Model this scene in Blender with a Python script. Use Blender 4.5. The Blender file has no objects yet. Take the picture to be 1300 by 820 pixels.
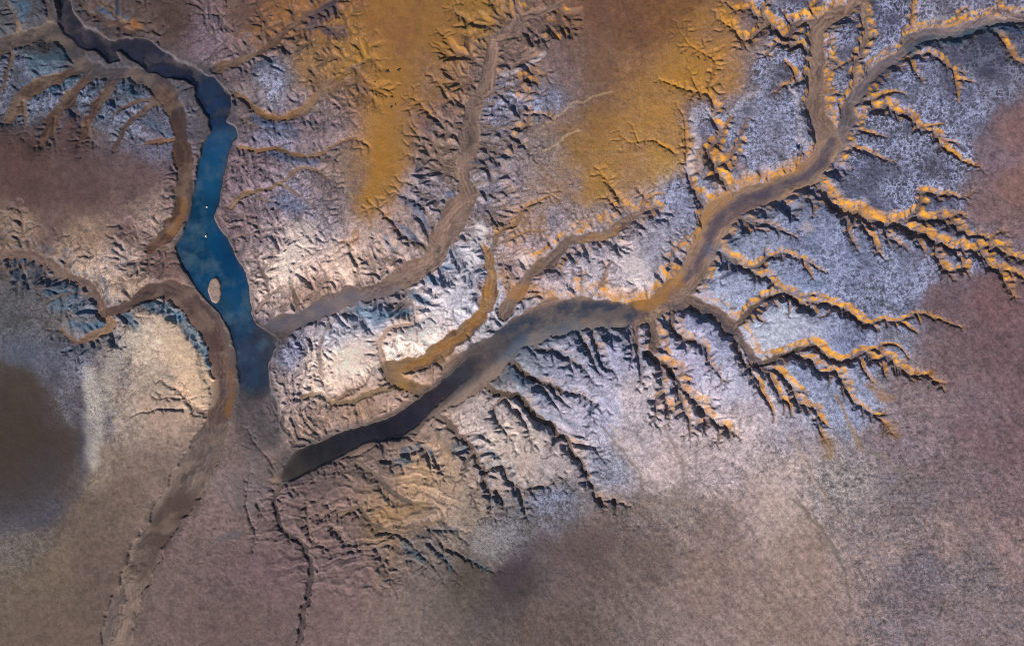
import bpy, math, random
import numpy as np
random.seed(11)
rng = np.random.default_rng(5)
S = 0.2                      # metres per survey unit (u); x runs east, y runs south in the survey, frame 1300 x 820 u
CX, CY = 650.0, 410.0
scene = bpy.context.scene
col = scene.collection

# ------------------------------------------------------------------ noise
def _hash(ix, iy, seed):
    n = (ix.astype(np.int64) * 374761393 + iy.astype(np.int64) * 668265263 + seed * 144665) & 0xffffffff
    n = ((n ^ (n >> 13)) * 1274126177) & 0xffffffff
    n = n ^ (n >> 16)
    return (n & 0xffffff).astype(np.float32) / float(0xffffff)
def vnoise(x, y, seed=0):
    ix = np.floor(x); iy = np.floor(y)
    fx = (x - ix).astype(np.float32); fy = (y - iy).astype(np.float32)
    fx = fx * fx * (3 - 2 * fx); fy = fy * fy * (3 - 2 * fy)
    a = _hash(ix, iy, seed); b = _hash(ix + 1, iy, seed); c = _hash(ix, iy + 1, seed); d = _hash(ix + 1, iy + 1, seed)
    return ((a * (1 - fx) + b * fx) * (1 - fy) + (c * (1 - fx) + d * fx) * fy) * 2 - 1
def fbm(x, y, sc, octv=4, seed=0, gain=.5):
    r = 0; a = 1; t = 0; x = x / sc; y = y / sc
    for k in range(octv):
        ca, sa = math.cos(k * .9), math.sin(k * .9)
        r = r + a * vnoise(x * ca - y * sa + 17.3 * k, x * sa + y * ca - 9.1 * k, seed + k)
        t += a; a *= gain; x = x * 2.03; y = y * 2.03
    return r / t
def sstep(a, b, x):
    t = np.clip((x - a) / (b - a), 0, 1)
    return t * t * (3 - 2 * t)
def lin(c):
    c = np.asarray(c, dtype=np.float64) / 255.0
    return np.where(c <= .04045, c / 12.92, ((c + .055) / 1.055) ** 2.4)

# ------------------------------------------------------------------ survey grid
STEP = 1.0
X0, X1, Y0, Y1 = -50.0, 1350.0, -50.0, 870.0
gx = np.arange(X0, X1 + .5, STEP); gy = np.arange(Y0, Y1 + .5, STEP)
NX, NY = len(gx), len(gy)
GX, GY = np.meshgrid(gx, gy)
GX = GX.astype(np.float32); GY = GY.astype(np.float32)

# ------------------------------------------------------------------ channels:  (x, y, half width)
# style: T trunk, C steep canyon, G finger gully ; feather: (spacing, min len, max len, fork)
F0 = None
FL = (3.6, 22, 40, .6); FM = (4.6, 24, 46, .85); FR = (8.0, 4, 10, .35); FT = (6.5, 9, 24, .5); FQ = (13.0, 4, 9, .2); FB = (8, 8, 30, .6)
CH = []
def ch(style, d0, d1, pts, feather=F0, floor=None, side=0, rough=1.0):
    CH.append(dict(style=style, d0=d0, d1=d1, pts=pts, feather=feather, floor=floor, side=side, rough=rough))
MUD = (122, 100, 92); TAN = (138, 112, 98); GREY = (112, 100, 104); DKB = (78, 54, 44); PUR = (96, 84, 96); ORB = (120, 88, 55)
def W(pts, a, b):
    n = len(pts)
    return [(p[0], p[1], a + (b - a) * i / max(1, n - 1)) for i, p in enumerate(pts)]

# main eastern valley
ch('T', 13, 11, [(345,612,5),(365,602,8),(385,587,13),(420,569,15),(460,556,15),(500,540,16),(540,515,18),(570,495,21),(600,468,22),(630,447,20),(660,424,20),(700,406,21),(740,398,18),(780,400,19),(820,394,16),(850,376,15),(878,350,15),(893,320,16),(907,290,18),(925,265,16),(960,249,14),(1000,235,14),(1035,215,13),(1056,182,12)], FT, TAN)
ch('T', 10, 8, [(1056,182,12),(1039,142,11),(1039,102,11),(1039,69,10),(1039,43,9),(1049,28,9),(1072,13,8),(1084,0,8),(1100,-30,7),(1120,-60,7)], FQ, TAN)
ch('T', 9, 6, [(1056,190,12),(1079,152,8),(1079,132,7),(1097,109,6),(1112,91,6),(1132,76,6),(1153,63,6),(1163,51,8),(1186,41,9),(1211,41,8),(1236,33,7),(1262,28,5),(1300,25,4),(1360,18,3)], FQ, GREY)
ch('C', 7, 4, [(1083,125,5),(1087,109,4),(1089,84,3),(1094,61,3),(1097,38,4),(1094,8,4),(1092,-30,4)], FQ, TAN)
ch('T', 9, 7, [(846,380,9),(881,385,9),(914,400,9),(934,420,8),(945,438,7),(957,456,6),(970,468,5)], (8,4,10,.3), MUD)
# central valley
ch('T', 9, 7, [(322,424,8),(345,418,11),(383,404,11),(421,385,11),(447,375,11),(485,368,11),(510,354,13),(530,342,14),(550,325,13),(560,305,12),(570,290,13),(582,264,13),(592,248,11),(588,230,10),(585,205,10),(593,190,10),(598,172,11),(597,152,10),(605,125,8),(618,107,8),(624,80,8),(630,50,8),(642,40,9),(655,28,9),(668,19,6),(690,12,4),(710,5,2)], FM, MUD)
ch('C', 5, 2, W([(660,25),(658,12),(655,-5),(652,-40)],3,2), FR, MUD)
ch('C', 5, 1, W([(672,20),(703,9),(724,2),(742,-2)],3,1), FR, MUD)
ch('C', 4, 1, W([(668,32),(686,27),(697,40),(703,46)],2,1), FR)
ch('C', 4, 1, W([(690,24),(706,27),(718,35)],1.6,.8), FR)
ch('C', 4, 1, W([(690,13),(706,14),(717,20)],1.6,.8), FR)
for p in ([(628,110),(655,107),(668,96),(678,94),(693,97)],[(628,118),(655,115),(668,119),(684,118)],[(636,54),(652,50),(666,54)],[(668,100),(676,103),(686,108)],
          [(610,162),(632,163),(655,159),(672,158),(673,148),(688,148),(703,155)],[(598,208),(614,212),(637,219),(652,223)],[(599,248),(625,247),(645,241),(657,238)],
          [(576,284),(590,281),(602,282)],[(640,176),(646,181),(653,190)],[(650,174),(662,180),(673,190)],[(612,100),(600,106)],[(606,135),(628,128),(645,120)],
          [(604,182),(625,186),(645,178)],[(600,235),(625,230),(640,232)],[(574,300),(590,303),(604,300)]):
    ch('C', 6, 1, W(p,2.6,.8), FR)
for p in ([(628,46),(614,48),(612,60),(594,68),(574,58),(556,38)],[(628,35),(607,33),(589,25),(576,12)],[(611,60),(600,52),(590,44)],[(634,40),(630,20),(625,5),(620,-10)],
          [(604,119),(592,108),(583,95)],[(597,134),(575,130),(560,118),(553,104)],[(590,180),(574,176),(556,157),(536,137),(523,122)],[(582,195),(560,184),(545,178),(520,172)],
          [(576,210),(548,192),(523,180)],[(576,215),(560,212),(538,206),(518,196)],[(560,268),(546,258),(531,241),(515,233)],[(553,312),(545,302),(543,276),(528,259),(503,246)],
          [(544,318),(531,309),(508,292),(493,279),(475,261)],[(506,345),(500,330),(495,312),(482,300)],[(455,365),(447,327),(444,314),(437,305)],[(380,395),(371,358),(378,332),(386,314)],
          [(470,360),(468,335),(462,318)],[(420,378),(412,350),(405,338)],[(604,112),(585,118),(565,112)],[(592,160),(575,160),(560,148),(548,140)]):
    ch('C', 6, 1, W(p,3.0,.8), (9,4,12,.3))
# orange valley south of the mid watershed
ch('T', 7, 6, [(545,500,8),(510,485,10),(495,470,9),(508,467,9),(536,460,9),(559,446,9),(579,431,9),(599,413,8),(614,396,7),(621,378,7),(623,358,6),(622,335,5),(618,318,4),(611,308,2)], (5,7,18,.5), (128,98,70), side=-1)
ch('C', 6, 1, W([(622,340),(626,325),(636,312),(650,303),(668,296),(690,293)],3,1), FM)
ch('C', 6, 1, W([(620,322),(630,304),(640,290),(655,280),(664,270),(672,262),(700,248)],3,1), FR)
ch('T', 8, 5, [(640,398,9),(652,378,8),(665,358,7),(678,342,7),(696,330,7),(711,316,6),(722,304,6),(741,302,6),(767,298,6),(785,290,6),(802,277,5),(818,269,4),(835,262,3)], FT, MUD)
for p in ([(802,277),(788,255),(778,240),(762,221)],[(815,268),(825,252),(842,246)],[(736,385),(737,362),(736,340)],[(750,378),(767,350),(777,332)],[(850,340),(856,320),(868,300)],
          [(893,262),(878,238),(871,215),(870,180),(868,152),(858,132)],[(770,298),(772,286),(768,276)],[(722,300),(730,290),(736,280)],[(792,262),(781,262),(770,250)]):
    ch('C', 5, 1, W(p,2,.7), FR)
ch('C', 8, 1, W([(930,248),(925,236),(912,225),(909,212),(901,198),(914,183),(914,162),(906,150),(909,137),(899,122),(884,117),(863,112),(835,103)],4,.8), FR, MUD)
ch('C', 6, 1, W([(910,210),(925,201),(935,188),(940,170),(947,150)],2.2,.8), FR)
ch('C', 4, 1, W([(914,170),(917,167),(927,150)],1.5,.8))
ch('C', 2.5, .6, W([(899,122),(903,100),(906,80),(890,68),(870,52),(860,40)],1.6,.8))
ch('C', 2.5, .6, W([(886,116),(878,104),(873,92)],1.2,.6)); ch('C', 2, .6, W([(850,190),(825,180),(800,180),(787,172)],1.2,.6)); ch('C', 2, .6, W([(810,182),(805,170),(800,160)],1,.6))
# north-east canyons
ch('C', 8, 1.5, W([(1036,26),(1028,29),(1013,34),(1001,46),(989,43),(980,34),(968,28),(956,16),(946,12),(934,14),(919,6)],5,1.4), FR, MUD)
ch('C', 6, 1.5, W([(971,33),(961,41),(951,48),(940,47),(929,37),(914,26)],3,1), FR, MUD)
ch('C', 6, 1.5, W([(977,31),(971,18),(975,5),(965,-10)],3,1), FR)
ch('C', 7, 1.5, W([(1033,69),(1016,61),(995,60),(983,63),(970,74)],2.8,1), FR)
ch('C', 6, 1.5, W([(1030,99),(1011,104),(993,109),(983,118)],2.4,1), FR)
ch('C', 5, 1.5, W([(1011,102),(1006,90),(995,78)],1.6,1)); ch('C', 5, 1.5, W([(1045,119),(1060,119),(1075,122)],2,1)); ch('C', 4, 1.5, W([(1050,92),(1060,87),(1072,79),(1087,71)],1.6,1))
ch('C', 5, 1.5, W([(1036,22),(1030,12),(1038,2),(1034,-14)],1.6,1)); ch('C', 5, 1.5, W([(1010,38),(1000,28),(996,16)],1.6,1))
ch('C', 7, 1.5, W([(1140,72),(1155,74),(1165,71),(1178,70),(1193,79),(1211,89),(1224,94)],2.4,1), FR)
ch('C', 5, 1.5, W([(1211,90),(1216,109),(1214,129)],1.8,1)); ch('C', 4, 1.5, W([(1216,102),(1234,103)],1.4,1)); ch('C', 5, 1.5, W([(1156,77),(1163,92),(1170,104)],1.6,1))
ch('C', 7, 1.5, W([(1086,128),(1104,127),(1115,137),(1127,132),(1143,145),(1158,152),(1168,165),(1186,168),(1198,178),(1216,183)],3,1), FR)
ch('C', 5, 1.5, W([(1186,170),(1198,188),(1214,196),(1224,205),(1244,213)],1.8,1), FR); ch('C', 5, 1.5, W([(1108,128),(1125,121),(1145,120)],1.8,1)); ch('C', 3, 1, W([(1168,163),(1180,160),(1196,157)],1.3,.8))
ch('C', 5, 1.5, W([(1078,160),(1087,165),(1105,170),(1122,176)],2,1)); ch('C', 5, 1.5, W([(1076,180),(1090,190),(1110,200),(1135,206)],2,1))
ch('C', 5, 1.5, W([(1160,45),(1158,26),(1157,3),(1157,-20)],1.6,1)); ch('C', 5, 1.5, W([(1222,36),(1216,22),(1230,12)],1.6,1)); ch('C', 5, 1.5, W([(1240,30),(1262,16),(1276,14),(1300,20),(1330,22)],2,1.2),FR)
ch('C', 5, 1.5, W([(1272,16),(1268,4),(1280,-6)],1.6,1)); ch('C', 5, 1.5, W([(1262,35),(1275,51),(1287,69),(1300,81),(1325,95)],2,1),FR)
# east canyons
ch('C', 9, 7, [(1040,235,6),(1050,256,5),(1065,265,5),(1085,272,5),(1105,279,4.5),(1125,284,4),(1150,284,3)], FR, GREY)
ch('C', 7, 1.5, W([(1148,284),(1157,270),(1166,262),(1170,246),(1185,245),(1205,247),(1225,251),(1233,248)],2.2,1), FR)
ch('C', 7, 1.5, W([(1146,282),(1165,279),(1180,279),(1195,281),(1210,285),(1220,292),(1232,298),(1248,300),(1258,304),(1265,298),(1275,294)],2.2,1), FR)
ch('C', 8, 3, W([(1140,284),(1160,292),(1175,297),(1188,306),(1200,311),(1212,316),(1228,318),(1245,318),(1260,317),(1275,325),(1300,331),(1335,338)],2.6,1.6), FR)
for p in ([(1188,308),(1193,330),(1198,342),(1208,357)],[(1211,317),(1221,332),(1222,340),(1229,349)],[(1224,340),(1220,349)],[(1247,320),(1254,332),(1262,340),(1272,342),(1287,345),(1300,357),(1320,372)],
          [(1270,343),(1277,362),(1287,380)],[(1239,322),(1249,334),(1249,346)],[(1068,266),(1075,282),(1076,294),(1085,318)],[(1090,276),(1097,290),(1107,304),(1122,332)],
          [(1108,281),(1120,288),(1127,296),(1137,307),(1150,317)],[(1192,281),(1203,277),(1217,272),(1226,277)],[(1123,290),(1122,298)],[(1026,240),(1028,252),(1031,262),(1030,276)],
          [(1165,295),(1164,308),(1172,322)],[(1196,338),(1204,346),(1214,345)],[(1082,274),(1084,290)],[(1258,318),(1270,312),(1284,320)]):
    ch('C', 6, 1.5, W(p,2,.9), FR)
ch('C', 6, 1.5, W([(920,272),(945,279),(970,287),(985,292),(1010,303)],2.6,.9), FR); ch('C', 4, 1.5, W([(945,278),(960,292),(975,296)],1.6,.8))
ch('C', 7, 1.5, W([(903,318),(920,325),(945,342),(970,332),(985,322),(1000,320),(1021,330),(1036,340),(1049,347)],3,.9), FR)
ch('C', 5, 1.5, W([(1018,330),(1024,342),(1031,353)],1.6,.9))
ch('C', 6, 1.5, W([(945,342),(960,350),(975,354),(985,364),(1000,371),(1016,378),(1033,375),(1053,380)],2.4,.9), FR)
ch('C', 8, 1.5, W([(935,415),(948,402),(958,392),(970,382),(990,375),(1008,378),(1021,390),(1031,398),(1034,389),(1051,387),(1066,391),(1079,404),(1092,411),(1107,413),(1122,407),(1143,408),(1153,403),(1163,398),(1183,403),(1198,407),(1221,416)],3.6,1), FR)
for p in ([(1145,411),(1154,417),(1163,424)],[(1000,380),(1002,390),(1002,399)],[(980,380),(986,390)],[(1016,386),(1024,398)],[(1060,389),(1048,398),(1040,400)],[(957,394),(963,405),(969,408)],[(1163,399),(1168,412)]):
    ch('C', 4, 1.2, W(p,1.5,.8))
ch('C', 9, 2, W([(962,463),(985,460),(996,452),(1003,446),(1013,442),(1036,442),(1049,449),(1066,454),(1079,456),(1092,451),(1102,449),(1112,455),(1132,456),(1138,464),(1148,472),(1160,478),(1176,477),(1186,484),(1198,497)],4,1), FR)
for p in ([(1092,451),(1107,445),(1117,448),(1122,439),(1138,440),(1148,448),(1154,455)],[(1092,455),(1097,469),(1107,484)],[(1104,453),(1114,462),(1122,465)],[(1148,471),(1158,485)],[(1178,477),(1184,468)],
          [(1140,466),(1139,478)],[(1122,465),(1124,478)],[(1186,485),(1199,488)]):
    ch('C', 5, 1.2, W(p,1.7,.8))
ch('C', 8, 1.5, W([(1004,448),(1023,456),(1036,469),(1051,474),(1059,469),(1066,477),(1072,489),(1077,497),(1082,510),(1097,517),(1112,528),(1125,538),(1132,550)],2.6,1), FR)
for p in ([(1051,474),(1051,487)],[(1069,489),(1069,505)],[(1094,517),(1095,531)],[(1110,527),(1125,526)],[(1125,538),(1120,550)]):
    ch('C', 4, 1.2, W(p,1.5,.8))
ch('C', 8, 1.5, W([(972,468),(985,470),(998,482),(1011,494),(1023,500)],2.6,1), FR)
ch('C', 7, 1.5, W([(1004,490),(1009,500),(1011,510),(1023,517),(1036,525),(1039,538),(1045,558)],2.2,1.2), FR)
ch('C', 7, 1.2, W([(968,468),(976,478),(985,494),(995,510),(994,525)],2,1)); ch('C', 5, 1.2, W([(995,508),(1002,514),(1003,528)],1.5,.9)); ch('C', 6, 1.2, W([(960,480),(970,502),(980,522),(980,535)],1.8,.9))
ch('C', 6, 1.2, W([(1040,530),(1050,542)],1.6,.9))
# canyons south of the main valley
ch('C', 10, 6, [(822,402,8),(828,425,8),(826,443,7),(824,451,4)], (10,4,9,.3), MUD)
ch('C', 10, 1.5, W([(822,450),(843,461),(851,467),(853,479),(863,489),(873,505),(886,517),(899,535),(909,545),(912,562)],4,1.3), FR)
for p in ([(888,518),(900,528),(907,538),(922,543),(940,556)],[(838,463),(843,479),(842,500),(848,517),(849,535)],[(842,500),(833,510),(833,525),(825,538)],[(858,486),(866,512),(873,533),(876,555)],
          [(880,510),(895,512),(903,512)],[(851,467),(862,468),(872,474)],[(897,533),(893,548)],[(922,543),(926,556)],[(848,515),(843,530)],[(835,440),(846,447),(853,452)],[(800,418),(802,444),(800,467)]):
    ch('C', 8, 1.2, W(p,2.3,.9), FR)
ch('C', 9, 2, W([(808,415),(808,440),(807,451),(812,484)],4,1.5), FR, MUD)
ch('C', 9, 1.2, W([(752,420),(754,430),(762,449),(767,461),(777,469),(782,477)],3,.9), FR)
ch('C', 9, 1.2, W([(733,415),(738,426),(749,444),(755,467),(764,477)],3.5,.9), FR)
ch('C', 8, 1.2, W([(668,436),(691,446),(716,451),(736,464),(752,484)],3.5,.9), FR)
ch('C', 9, 1.2, W([(645,455),(660,470),(678,487),(698,492),(716,497),(736,502),(754,512),(764,524)],4.5,.9), FR)
ch('C', 6, 1.2, W([(754,512),(751,522),(753,530)],1.4,.8)); ch('C', 7, 1.2, W([(682,490),(691,494),(706,512),(711,522)],2.2,.8)); ch('C', 7, 1.2, W([(700,493),(712,506),(718,514)],1.6,.8))
ch('C', 11, 1.5, W([(610,482),(640,500),(655,503),(665,514),(678,532),(698,542),(706,553),(724,563),(729,573),(736,588),(747,606),(757,621),(762,634),(782,636),(800,643)],6,1.2), FR)
for p in ([(727,563),(740,566),(754,569),(762,581)],[(655,522),(668,538),(674,558)],[(698,540),(716,549),(744,554)],[(706,556),(702,566)],[(762,634),(766,644)],[(640,505),(650,520),(656,528)],[(780,636),(782,646)],[(745,600),(753,598)]):
    ch('C', 7, 1.2, W(p,2,.9))
ch('C', 8, 1.2, W([(853,388),(856,411),(868,431),(884,439),(894,449),(906,469),(922,486)],4,1), FR, MUD)
ch('C', 9, 1.2, W([(935,430),(940,446),(952,472),(958,488),(968,504)],5,1), FR, MUD)
# southern branching canyon
ch('C', 8, 1.2, W([(555,528),(576,545),(592,560),(602,578),(612,598),(612,614),(604,626),(607,647)],6,1.4), FT, MUD)
for p in ([(612,600),(625,596),(638,594),(648,611),(658,619),(681,617),(696,614),(706,605),(719,608),(726,618)],[(615,612),(622,628),(622,654)],[(630,625),(642,645)],[(658,620),(664,645),(670,662)],
          [(600,575),(590,595),(588,608)],[(604,580),(620,575),(636,582)],[(590,555),(610,552),(628,565)],[(535,570),(541,576),(548,603)],[(549,574),(556,590),(566,606)],[(512,578),(525,572),(538,571)],[(484,586),(500,588),(510,586)],
          [(612,614),(630,622),(650,622)],[(640,505),(628,520),(640,545),(652,560)]):
    ch('C', 6, 1, W(p,2.4,.8), FR)
# south shore folds and small drains
ch('T', 3, 1, W([(455,590),(472,602),(498,626),(518,638),(550,640)],4,1.5), (7,5,16,.3), (115,98,88))
ch('T', 3, 1, W([(430,655),(454,645),(472,664),(508,677),(536,668),(564,659)],3,1.5), (6,5,16,.3), (120,98,80), side=1)
for p in ([(480,678),(498,680),(523,695),(543,713),(560,732)],[(545,690),(560,702),(584,730)],[(560,690),(576,702),(600,712),(630,730)],[(545,672),(562,675),(585,674)],[(486,712),(492,700),(498,688)],
          [(388,640),(392,660),(390,680),(405,695),(430,700)],[(405,660),(425,650),(445,650)],[(420,670),(440,690),(460,690)],[(478,700),(490,725),(496,745)]):
    ch('C', 3, .8, W(p,2,.8), (9,4,10,.3))
ch('C', 4, 3, W([(360,614),(348,625),(345,641),(353,664),(371,682),(388,702),(394,728),(392,760),(380,800),(372,880)],3,4), F0, (70,55,58))
ch('C', 2.5, 1, W([(360,612),(335,580),(320,563),(312,545)],1.8,1)); ch('C', 2.5, 1, W([(325,640),(332,655)],3,1.5)); ch('C', 2.5,1, W([(318,700),(322,680),(312,650),(316,600)],1,.8))
ch('C', 3, 1, W([(360,612),(381,604),(404,592),(420,578)],1.6,1), (6,4,9,.3))
# peninsula folds
ch('T', 3.5, 2, W([(488,469),(482,444),(485,428),(498,416),(528,408),(548,398)],3,2), (6,5,14,.5), (170,140,128))
ch('C', 4, 1, W([(420,514),(442,499),(462,482),(477,464)],2.6,1), (5,4,10,.4), (120,96,88))
ch('T', 3, 1.5, W([(384,505),(404,502),(420,512),(440,512),(470,500),(500,492)],3,3), F0, (140,112,85))
ch('T', 2.5, 2, W([(420,512),(408,480),(404,450),(410,425),(425,405)],2,1.5), (5,5,14,.3), (140,118,115), side=1)
# brown channels west of the lake
ch('T', 6, 6, [(196,100,8),(211,122,12),(222,142,10),(226,178,10),(230,200,11),(231,240,9),(228,270,9),(215,290,8),(200,305,7),(186,314,5)], (5,6,16,.3), DKB, side=-1)
ch('T', 7, 3.5, [(128,398,5),(145,391,6),(178,377,8),(203,366,10),(223,370,12),(244,388,14),(264,414,15),(277,444,15),(284,472,16),(284,502,16),(276,528,14)], (4.2,7,18,.3), (92,70,64))
ch('T', 3.2, 2.2, [(277,520,14),(268,550,16),(258,575,20),(240,605,20),(225,635,19),(205,665,17),(190,690,16),(172,728,17),(150,790,18),(130,880,18)], F0, (104,88,82))
ch('T', 7, 2, [(128,398,6),(138,411,5),(127,422,5),(107,430,4),(96,435,3),(76,418,2)], (3.6,8,20,.3), (150,112,85))
ch('T', 7, 6, [(128,398,6),(122,380,5),(107,363,5),(76,347,5),(56,332,7),(25,322,6),(0,322,6),(-50,330,6)], (4.2,12,34,.4), (115,92,84))
ch('C', 5, 1, W([(56,335),(48,320),(30,310),(0,305),(-40,300)],3,2), FL); ch('C', 4, 1, W([(110,375),(95,372),(70,378),(56,384)],2,1), FL)
ch('C', 4, 1, W([(186,325),(184,340),(176,355),(172,362)],3,1), FL); ch('C', 4, 1, W([(208,315),(190,318),(170,320)],4,2), FL)
ch('C', 3, 1, W([(264,530),(252,520),(241,512),(228,500),(206,486)],3,1), (5,4,9,.3), (120,100,90))
ch('C', 2, 1, W([(232,520),(205,519),(180,524),(165,530)],1.5,1)); ch('C', 2, 1, W([(228,506),(212,507),(198,508)],1.5,1))
# north-west
ch('T', 5, 5, [(-50,75,9),(0,57,9),(30,47,9),(62,40,9),(85,52,10),(97,74,10),(120,90,9),(150,92,8),(178,96,9),(208,115,11)], (6,5,14,.3), (88,76,72))
FW = (4.5, 6, 16, .4)
ch('T', 6, 2, [(100,84,6),(76,97,6),(50,106,8),(30,118,8),(20,133,7),(10,152,4)], FW, (92,70,58)); ch('C', 5, 1, W([(28,130),(32,150),(30,172)],5,1.4), FW)
ch('T', 6, 2, [(110,92,6),(96,110,6),(84,130,7),(68,145,7),(60,165,5),(53,185,3)], FW, (92,68,58)); ch('C', 5, 1, W([(68,150),(70,168),(72,188)],4,1.2), FW)
ch('T', 6, 2, [(142,98,5),(132,117,6),(119,137,5),(109,155,5),(103,172,3),(98,186,1.5)], FW, (92,68,60)); ch('C', 5, 1, W([(110,155),(112,172),(111,192)],4,1), FW)
ch('T', 4, 1, [(195,128,4),(180,140,3),(162,155,3),(150,178,3),(144,192,1.5)], FW, (100,80,76))
ch('T', 4, 1, [(218,176,3),(200,178,3),(178,184,1)], FW, (120,88,70)); ch('T', 4, 1, [(200,128,4),(178,126,3),(150,140,2),(140,150,1)], FW, (110,90,80))
ch('C', 5, 1, W([(10,60),(14,80),(6,100),(0,120)],4,2), FW); ch('C', 4, 1, W([(62,35),(60,15),(58,-20)],5,4), FR); ch('C', 4, 1, W([(75,30),(67,10),(66,-20)],2,2), FR)
ch('C', 4, 1, W([(20,42),(22,25),(10,10),(8,-20)],3,2), FW)
ch('C', 5, 2, W([(172,44),(150,32),(125,24),(104,10),(92,-10)],3,3), FL, (90,65,55)); ch('C', 3, 1, W([(162,28),(145,16),(128,6),(110,-20)],3,3), FL)
# north-centre
ch('T', 6, 4, [(272,86,8),(285,80,5),(300,77,3.5),(320,68,4),(340,58,4),(360,40,4),(380,23,3.5),(404,10,3),(421,0,3),(445,-20,3)], (5.5,10,26,.5), (105,80,66))
ch('C', 4, 1, W([(366,33),(388,33),(409,34),(430,38),(450,32)],2.6,1), FM); ch('C', 4, 1, W([(300,76),(285,58),(268,45),(256,30)],1.8,.8), FM); ch('C', 4, 1, W([(336,60),(332,35),(326,10),(322,-10)],2,1), FM)
ch('C', 4, 1, W([(282,18),(262,16),(240,10)],2,1), FM); ch('C', 3, 1, W([(288,0),(286,14),(272,22),(262,14)],2,1), FR)
ch('T', 5, 2, [(296,118,3),(308,124,2.5),(322,138,3),(338,148,3.5),(358,150,4),(381,142,4),(401,127,4),(414,109,4),(432,96,3),(447,84,2),(461,79,1.5),(476,74,1)], (5.2,8,20,.5), (120,92,70))
for p in ([(425,93),(444,76),(452,66),(457,58)],[(410,119),(439,113),(462,109)],[(394,135),(421,146),(447,150)],[(405,126),(424,124),(440,132)],[(447,84),(458,88),(466,94)],[(461,79),(466,72),(475,66)]):
    ch('C', 4, 1, W(p,2.2,.8), FM)
ch('T', 4.5, 1, W([(300,186),(325,190),(350,188),(371,195),(392,198),(409,195),(420,186),(437,178),(452,174)],2.5,1.4), (5.2,8,20,.4), (135,100,70))
ch('T', 4.5, 1, W([(292,262),(305,250),(320,244),(335,239),(355,231),(371,218),(388,213),(402,217),(418,227)],3,1.2), (5.2,8,20,.4), (130,102,80))
ch('T', 3.5, 1, W([(355,232),(372,242),(392,256)],2,1), FM, (130,102,90)); ch('C', 4, 1, W([(320,250),(338,256),(365,262),(390,272)],2,1), FM)
ch('C', 4, 1, W([(330,305),(322,285),(312,262),(300,248)],2,1), FM); ch('C', 4, 1, W([(325,395),(338,370),(330,340),(320,318)],4,1.5), FM, (140,115,110))
ch('C', 4, 1, W([(345,372),(360,362),(374,352)],2,1), FM); ch('C', 3, 1, W([(306,150),(320,162),(345,165),(380,170)],2,1), FM)
ch('C', 3, 1, W([(284,205),(300,212),(330,205),(355,210)],2,1), FM); ch('C', 3, 1, W([(300,300),(312,296),(326,292)],2,1), FM)

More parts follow.
